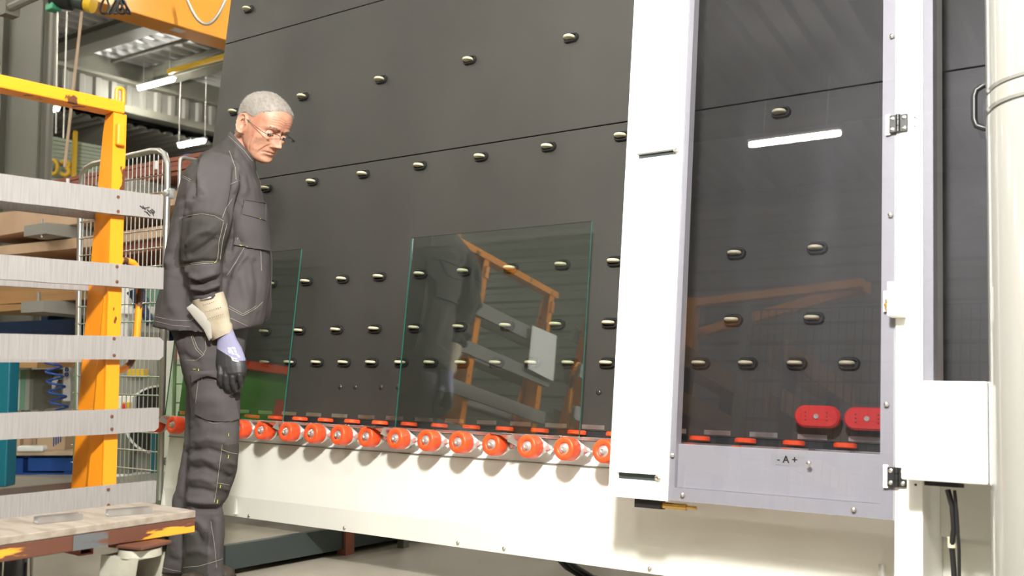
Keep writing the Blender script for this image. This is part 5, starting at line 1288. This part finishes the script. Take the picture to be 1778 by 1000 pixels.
# chest pocket with flap
pk, pbv = cloth_patch(jbvh, ((423, 347), (461, 352), (466, 436), (408, 426)), jacket, 'chest_pocket', off=0.009)
fl, fbv = cloth_patch(pbv, ((423, 347), (461, 353), (461, 383), (421, 372)), jacket, 'pocket_flap', off=0.005, nv=8)
for pts in ([(427, 350), (424, 372)], [(420, 376), (411, 424)], [(423, 377), (414, 425)], [(411, 423), (440, 431), (463, 432)], [(453, 384), (447, 424)], [(456, 384), (450, 425)]): seam(pbv, pts, pk)
seam(fbv, [(424, 369), (440, 375), (459, 380)], fl); seam(fbv, [(428, 350), (459, 355)], fl)
for (bv_, pp, par) in ((pbv, [(416, 425), (420, 426.5)], pk), (fbv, [(452, 380), (457, 381)], fl), (fbv, [(424, 348), (427, 348.5)], fl), (jbvh, [(372, 456), (376, 453)], jacket), (jbvh, [(313, 306), (316, 307)], jacket)):
    seam(bv_, pp, par, 0.0016, 'yellow_tab', 2, 'bartack')
h, n_ = cast(fbv, 431, 361)
if h is not None:
    b = MB(); b.tube([h - n_ * 0.001, h + n_ * 0.002], 0.0055, 12); obj('snap_button', b, M['black'], fl)
# stand-up collar and the open front edge
def crng(bx, by, fx, fy, dh, n=36): return [pm((bx + fx) / 2 + (bx - fx) / 2 * math.cos(2 * PI * j / n), (by + fy) / 2 + (by - fy) / 2 * math.cos(2 * PI * j / n), dh * math.sin(2 * PI * j / n)) for j in range(n)]
b = MB(); C_ = [crng(374, 262, 446, 322, 0.112), crng(385, 250, 445, 306, 0.104), crng(393, 237, 445, 290, 0.092), crng(397, 230, 443, 277, 0.085), crng(400, 228, 440, 273, 0.080), crng(403, 232, 436, 275, 0.074), crng(398, 246, 436, 290, 0.076), crng(392, 262, 436, 310, 0.082)]
b.loft(C_, caps=False)
cm = mesh_of('collar', b, M['fabric']); cm = remesh(cm, 0.004, 3, 'collar') if False else cm
cm.polygons.foreach_set('use_smooth', [True] * len(cm.polygons)); collar = obj('collar', cm, None, jacket)
cbv = BVHTree.FromPolygons([V(p) for p in b.v], b.f)
seam(cbv, [(384, 253), (398, 264), (414, 282), (434, 304)], collar); seam(cbv, [(397, 236), (408, 246), (424, 262), (438, 280)], collar)
b = MB()                                                   # turned front facing, dark quilted lining inside
fr_o = [(441, 290), (450, 318), (453, 345), (461, 380), (466, 420), (470, 450), (472, 480), (470, 510), (469, 535), (465, 552), (455, 560)]
vs = []; dd_ = -0.055
for i, (x, y) in enumerate(fr_o):
    wv_ = 2.5 * math.sin(i * 1.7); vs += [pm(x - 18, y + 2, 0.05), pm(x + wv_ * 0.6 + 1, y, 0.02), pm(x + wv_ * 0.6 - 1, y, -0.01), pm(x - 20, y, -0.02)]
b.add(vs, [(4 * i + j, 4 * i + j + 1, 4 * i + 5 + j, 4 * i + 4 + j) for i in range(len(fr_o) - 1) for j in range(3)]); obj('front_facing', b, M['fabric2'], jacket, 80)
b = MB(); b.tube([pm(x + 2.5 * math.sin(i * 1.7) * 0.6 + 0.5, y, 0.016) for i, (x, y) in enumerate(fr_o)], 0.0016, 6); obj('front_edge_stitching', b, M['thread'], jacket, 80)

# ------------------------------------------------------------------ trousers
b = MB()
b.loft([ring(535, 292, 440, 0.165), ring(575, 297, 431, 0.172), ring(600, 305, 427, 0.172), ring(622, 312, 424, 0.165), ring(645, 318, 420, 0.15)])
def leg(rows, dc): return [ring(y, l, r, dh, dc + (dcc if dcc else 0), 24, 2.2) for (y, l, r, dh, dcc) in rows]
b.loft(leg([(590, 303, 427, 0.085, -0.01), (620, 311, 424, 0.09, 0), (655, 321, 420, 0.09, 0), (700, 328, 418, 0.085, 0), (745, 330, 416, 0.08, 0), (790, 327, 415, 0.078, 0), (815, 324, 413, 0.076, 0), (840, 321, 405, 0.074, 0), (862, 319, 396, 0.072, 0), (878, 318, 385, 0.070, 0), (895, 318, 388, 0.070, 0), (925, 317, 390, 0.07, 0), (960, 316, 388, 0.07, 0), (990, 316, 389, 0.07, 0), (1017, 316, 390, 0.07, 0)], 0.092))
b.loft(leg([(590, 305, 425, 0.085, 0.01), (640, 316, 416, 0.088, 0), (700, 322, 408, 0.083, 0), (760, 320, 402, 0.078, 0), (810, 312, 398, 0.075, 0), (850, 304, 388, 0.072, 0), (890, 299, 380, 0.07, 0), (930, 294, 374, 0.07, 0), (965, 287, 366, 0.07, 0), (985, 281, 362, 0.07, 0), (996, 278, 360, 0.07, 0)], -0.10))
me = remesh(mesh_of('trousers', b, M['fabric']), 0.0055, 4, 'trousers'); me.materials.append(M['fabric']); me.materials.append(M['fabric2'])
TF = [([(335, 770), (360, 762), (398, 768)], 6, 0.007), ([(328, 785), (360, 780), (396, 790)], 5, -0.008), ([(326, 800), (352, 795), (380, 806)], 6, 0.008), ([(328, 815), (355, 812), (382, 824)], 5, -0.008), ([(324, 832), (350, 830), (376, 840)], 6, 0.008), ([(322, 848), (350, 850), (376, 858)], 5, -0.009),
      ([(322, 868), (350, 872), (384, 872)], 6, 0.010), ([(330, 882), (360, 884), (388, 880)], 4.5, -0.013), ([(322, 896), (345, 905), (362, 925)], 6, 0.008), ([(324, 915), (342, 925), (352, 945)], 5, -0.008), ([(368, 900), (366, 930), (360, 955)], 4, -0.008), ([(376, 895), (378, 940), (376, 980)], 7, 0.007),
      ([(318, 960), (345, 955), (372, 965)], 6, 0.006), ([(390, 800), (406, 806), (412, 800)], 5, 0.008), ([(386, 822), (400, 830), (408, 826)], 4, -0.010), ([(384, 845), (396, 850), (402, 846)], 4, 0.008), ([(318, 660), (330, 700), (330, 740)], 6, -0.006), ([(310, 610), (330, 625), (350, 628)], 6, -0.006), ([(400, 690), (404, 730)], 6, -0.005), ([(340, 700), (370, 690), (395, 700)], 9, 0.006), ([(345, 735), (372, 728), (400, 735)], 8, -0.005), ([(303, 850), (306, 900), (300, 950)], 6, 0.006), ([(312, 860), (310, 920)], 4, -0.008), ([(322, 780), (318, 850), (317, 960)], 3.5, -0.012), ([(285, 968), (300, 972), (314, 976)], 5, -0.006)]
px, py = foldify(me, TF, 0.0045, 11.0, 1.25)
for p in me.polygons:
    i = p.vertices[0]; x, y = px[i], py[i]; near = V(p.center).dot(FP) < MD - 0.02
    if near and ((y > 772 and y < 872 and x > 386 - (y - 772) * 0.14) or (y > 928 - (x - 318) * 0.12 and x < 362 and y > 905)): p.material_index = 1
trousers = obj('trousers', me, None, man)
tbv = BVHTree.FromPolygons([v.co.copy() for v in me.vertices], [tuple(p.vertices) for p in me.polygons])
for pts in ([(321, 625), (340, 626), (352, 618), (358, 606), (356, 585)], [(332, 584), (340, 606), (352, 618)], [(335, 583), (343, 604), (355, 616)], [(345, 655), (340, 700), (341, 714), (352, 728), (370, 735), (395, 733), (414, 727)], [(351, 656), (344, 700), (345, 712)],
            [(378, 660), (392, 700), (402, 730)], [(374, 660), (388, 700), (398, 730)], [(386, 772), (381, 810), (376, 850), (372, 872)], [(384, 780), (400, 786), (412, 788)], [(376, 838), (398, 842)], [(318, 985), (345, 983), (372, 975), (386, 970)], [(282, 985), (300, 990), (315, 992)], [(366, 905), (372, 940), (376, 985)]):
    seam(tbv, pts, trousers)
cp_, cbv2 = cloth_patch(tbv, ((348, 660), (400, 664), (413, 726), (341, 718)), trousers, 'thigh_pocket', off=0.008, bow=10)
ff, ffb = cloth_patch(tbv, ((335, 644), (378, 643), (380, 658), (338, 664)), trousers, 'pocket_flap', off=0.013, nv=8, bow=-8)
seam(ffb, [(339, 648), (341, 661)], ff); seam(ffb, [(341, 661), (352, 654), (366, 651), (378, 654)], ff)
tt_, tbb = cloth_patch(tbv, ((386, 683), (414, 681), (414, 692), (387, 694)), trousers, 'tool_loop', 'blackmatte', off=0.007, nu=8, nv=4)
for x in (395, 403): seam(tbb, [(x, 684), (x, 692)], tt_, 0.0011, 'yellow_tab', 3, 'bartack')
for (x, y, x2, y2) in ((336, 641, 340, 641), (345, 640, 345, 644), (397, 752, 397, 757), (397, 790, 396, 796), (383, 842, 382, 847), (378, 868, 377, 874), (398, 731, 404, 730)): seam(tbv, [(x, y), (x2, y2)], trousers, 0.0012, 'yellow_tab', 2, 'bartack')
# ------------------------------------------------------------------ shoes
def shoe(heel, toe, name='shoe'):
    d = (toe - heel); L_ = d.length; d.normalize(); s = V((d.y, -d.x, 0)); rings = []
    for (u, hw, h) in ((0.0, 0.020, 0.055), (0.04, 0.034, 0.075), (0.15, 0.038, 0.085), (0.35, 0.038, 0.09), (0.5, 0.042, 0.08), (0.7, 0.050, 0.065), (0.85, 0.049, 0.058), (0.95, 0.038, 0.048), (1.0, 0.018, 0.032)):
        c = heel + d * (u * L_); rings.append([c + s * (hw * math.cos(a) * (1.0 if math.sin(a) < 0 else 0.95)) + V((0, 0, 0.002 + h * (0.5 + 0.5 * math.sin(a)))) for a in [2 * PI * j / 20 for j in range(20)]])
    b = MB(); b.loft(rings); o = obj(name, b, M['shoe'], man, 70)
    b = MB(); pr = [(0.0, 0.022), (0.05, 0.037), (0.3, 0.039), (0.5, 0.043), (0.7, 0.052), (0.85, 0.051), (0.95, 0.04), (1.01, 0.02)]
    pts = [heel + d * (u * L_) + s * w_ for u, w_ in pr] + [heel + d * (u * L_) - s * w_ for u, w_ in pr[::-1]]
    n = len(pts); b.add([p + V((0, 0, 0.0)) for p in pts] + [p + V((0, 0, 0.022)) for p in pts], [tuple(range(n)), tuple(range(2 * n - 1, n - 1, -1))] + [(i, n + i, n + (i + 1) % n, (i + 1) % n) for i in range(n)])
    obj('sole', b, M['blackmatte'], o); return o
lz = pm(300, 990, -0.10); lz.z = 0; lt = pm(407, 990, -0.10); lt.z = 0; shoe(lz - RT * 0.03, lt)
rz = pm(334, 1000, 0.085); rz.z = 0; shoe(rz - RT * 0.02, rz + (RT * 0.55 - FP * 0.83) * 0.26)
# ------------------------------------------------------------------ gloves
HD = 0.195
def finger(pts, r): # pts in (px, py, d)
    return [pm(*p) for p in pts], r
def glove(mir=None):
    tr = (lambda x, y, d: pm(x, y, d)) if mir is None else mir
    b = MB()
    rings = []
    for (x, y, d, hw, hd, tilt) in ((389, 572, 0.19, 15, 0.026, 0), (394, 590, 0.19, 17, 0.027, 0), (398, 606, 0.192, 22, 0.026, 0), (400, 622, 0.196, 25.5, 0.025, 0), (402, 636, 0.200, 25.5, 0.026, 0), (405, 648, 0.203, 22, 0.025, 0), (406, 655, 0.200, 17, 0.02, 0)):
        rings.append([tr(x + hw * math.copysign(abs(math.cos(a)) ** 0.85, math.cos(a)), y + (hw * math.cos(a)) * -0.10, d + hd * math.sin(a)) for a in [2 * PI * j / 20 for j in range(20)]])
    b.loft(rings)
    # four fingers curling inward under the palm; little finger at the back, index in front
    F_ = [((383, 640), (382, 659), (388, 671), (393, 672), 0.0098), ((393, 643), (392, 664), (397, 677), (402, 676), 0.0108), ((404, 645), (404, 665), (408, 677), (412, 674), 0.0108), ((415, 643), (417, 659), (418, 669), (419, 665), 0.0100)]
    for k, (p0, p1, p2, p3, r) in enumerate(F_):
        b.tube([tr(p0[0], p0[1] - 8, 0.200), tr(*p0, 0.212), tr((p0[0] + p1[0]) / 2 - 0.5, (p0[1] + p1[1]) / 2, 0.216), tr(*p1, 0.210), tr((p1[0] + p2[0]) / 2, (p1[1] + p2[1]) / 2 + 1, 0.200), tr(*p2, 0.182), tr(*p3, 0.160), tr(p3[0] + 1, p3[1] - 8, 0.150)], [r * 0.9, r * 1.08, r, r * 1.04, r, r * 0.98, r * 0.9, r * 0.6], 14)
    b.tube([tr(410, 612, 0.175), tr(420, 624, 0.165), tr(423, 642, 0.158), tr(420, 658, 0.152), tr(414, 668, 0.148)], [0.012, 0.0135, 0.0125, 0.0115, 0.007], 14)   # thumb along the front
    return b
gb = glove()
gm = remesh(mesh_of('glove', gb, M['dip']), 0.0022, 3, 'glove', 0.4); gm.materials.append(M['dip']); gm.materials.append(M['knit'])
for p in gm.polygons:
    x, y = topx(p.center)
    edge = 606 + (x - 378) * 0.62 if x < 412 else 627 + (412 - x) * 0.1
    if y < min(edge, 634) : p.material_index = 1
rg = obj('glove', gm, None, man); rg['label'] = 'lavender and black work glove on the hanging hand'
gbv = BVHTree.FromPolygons([v.co.copy() for v in gm.vertices], [tuple(p.vertices) for p in gm.polygons])
# white print on the back of the hand
pr = random.Random(11); b = MB()
def printquad(x0, y0, x1, y1):
    c = [cast(gbv, *q) for q in ((x0, y0), (x1, y0 + (x1 - x0) * 0.15), (x1 + (y1 - y0) * 0.35, y1 + (x1 - x0) * 0.15), (x0 + (y1 - y0) * 0.35, y1))]
    if all(q[0] is not None for q in c): b.add([q[0] + q[1] * 0.0008 for q in c], [(0, 1, 2, 3)])
for (x0, y0, x1, y1) in ((395, 603, 401, 607), (402, 602, 408, 606), (396, 608, 399, 613), (400, 608, 404, 612), (406, 608, 410, 612), (402, 613, 412, 615), (401, 619, 404, 626), (405, 621, 411, 623), (405, 625, 414, 627), (412, 617, 416, 620), (410, 614, 413, 617)): printquad(x0, y0, x1, y1)
obj('print', b, M['paper'], rg, stuff=True)
# leather cuff, one flap standing off
b = MB(); cu = [(361, 514, 0.200, 27, 0.052), (368, 535, 0.198, 27, 0.047), (374, 555, 0.195, 24.5, 0.042), (378, 566, 0.194, 22, 0.036), (380, 571, 0.193, 23.5, 0.039), (384, 578, 0.192, 20, 0.033), (386, 583, 0.192, 18, 0.030)]
def cuffr(x, y, d, hw, hd, n=28): return [pm(x + hw * math.cos(a), y - 8 * math.cos(a) * 1.0, d + hd * math.sin(a)) for a in [2 * PI * j / n for j in range(n)]]
b.loft([cuffr(*c) for c in cu] + [cuffr(x, y, d, hw - 2, hd - 0.004) for (x, y, d, hw, hd) in cu[::-1]], caps=False)
cf = obj('cuff', b, M['leather'], rg, 60); cf['label'] = 'pale leather cuff of the glove'
b = MB(); b.loft([[pm(324, 534, 0.22), pm(334, 527, 0.235), pm(334, 529, 0.230), pm(325, 537, 0.215)], [pm(338, 552, 0.225), pm(354, 544, 0.243), pm(353, 547, 0.236), pm(339, 555, 0.218)], [pm(353, 570, 0.22), pm(366, 562, 0.238), pm(365, 565, 0.230), pm(354, 573, 0.214)], [pm(362, 590, 0.215), pm(368, 586, 0.225), pm(367, 588, 0.22), pm(363, 592, 0.21)]])
obj('cuff_flap', b, mat('cuff_lining', (0.62, 0.60, 0.55), 0.8), rg, 60)
b = MB(); b.tube([pm(335 + (385 - 335) * s, 526 - 16 * s, 0.2 + 0.055 * math.sin(s * PI)) for s in [i / 12 for i in range(13)]], 0.003, 6); obj('cuff_binding', b, M['galv'], rg, 60)
b = MB()
for k in range(3):
    for j in range(8):
        x0 = 352 + 3.7 * j + 4 * k; y0 = 530 + 12 * k - 1.1 * j
        s_ = (x0 - (361 + 5 * k)) / 28
        b.add([pm(x0, y0, 0.2 + 0.05 * math.sqrt(max(0, 1 - s_ * s_))) + dv for dv in (V((0, 0, 0)), RT * 0.003, RT * 0.003 + V((0, 0, 0.0018)), V((0, 0, 0.0018)))], [(0, 1, 2, 3)])
obj('cuff_holes', b, M['fabric2'], rg, stuff=True)
# the far glove, out of sight behind the hip
g2 = glove(lambda x, y, d: pm(x - 4, y - 12, -d)); m2 = remesh(mesh_of('glove', g2, M['dip']), 0.0028, 2, 'glove'); m2.materials.append(M['dip'])
obj('glove', m2, None, man)
bpy.context.view_layer.update()
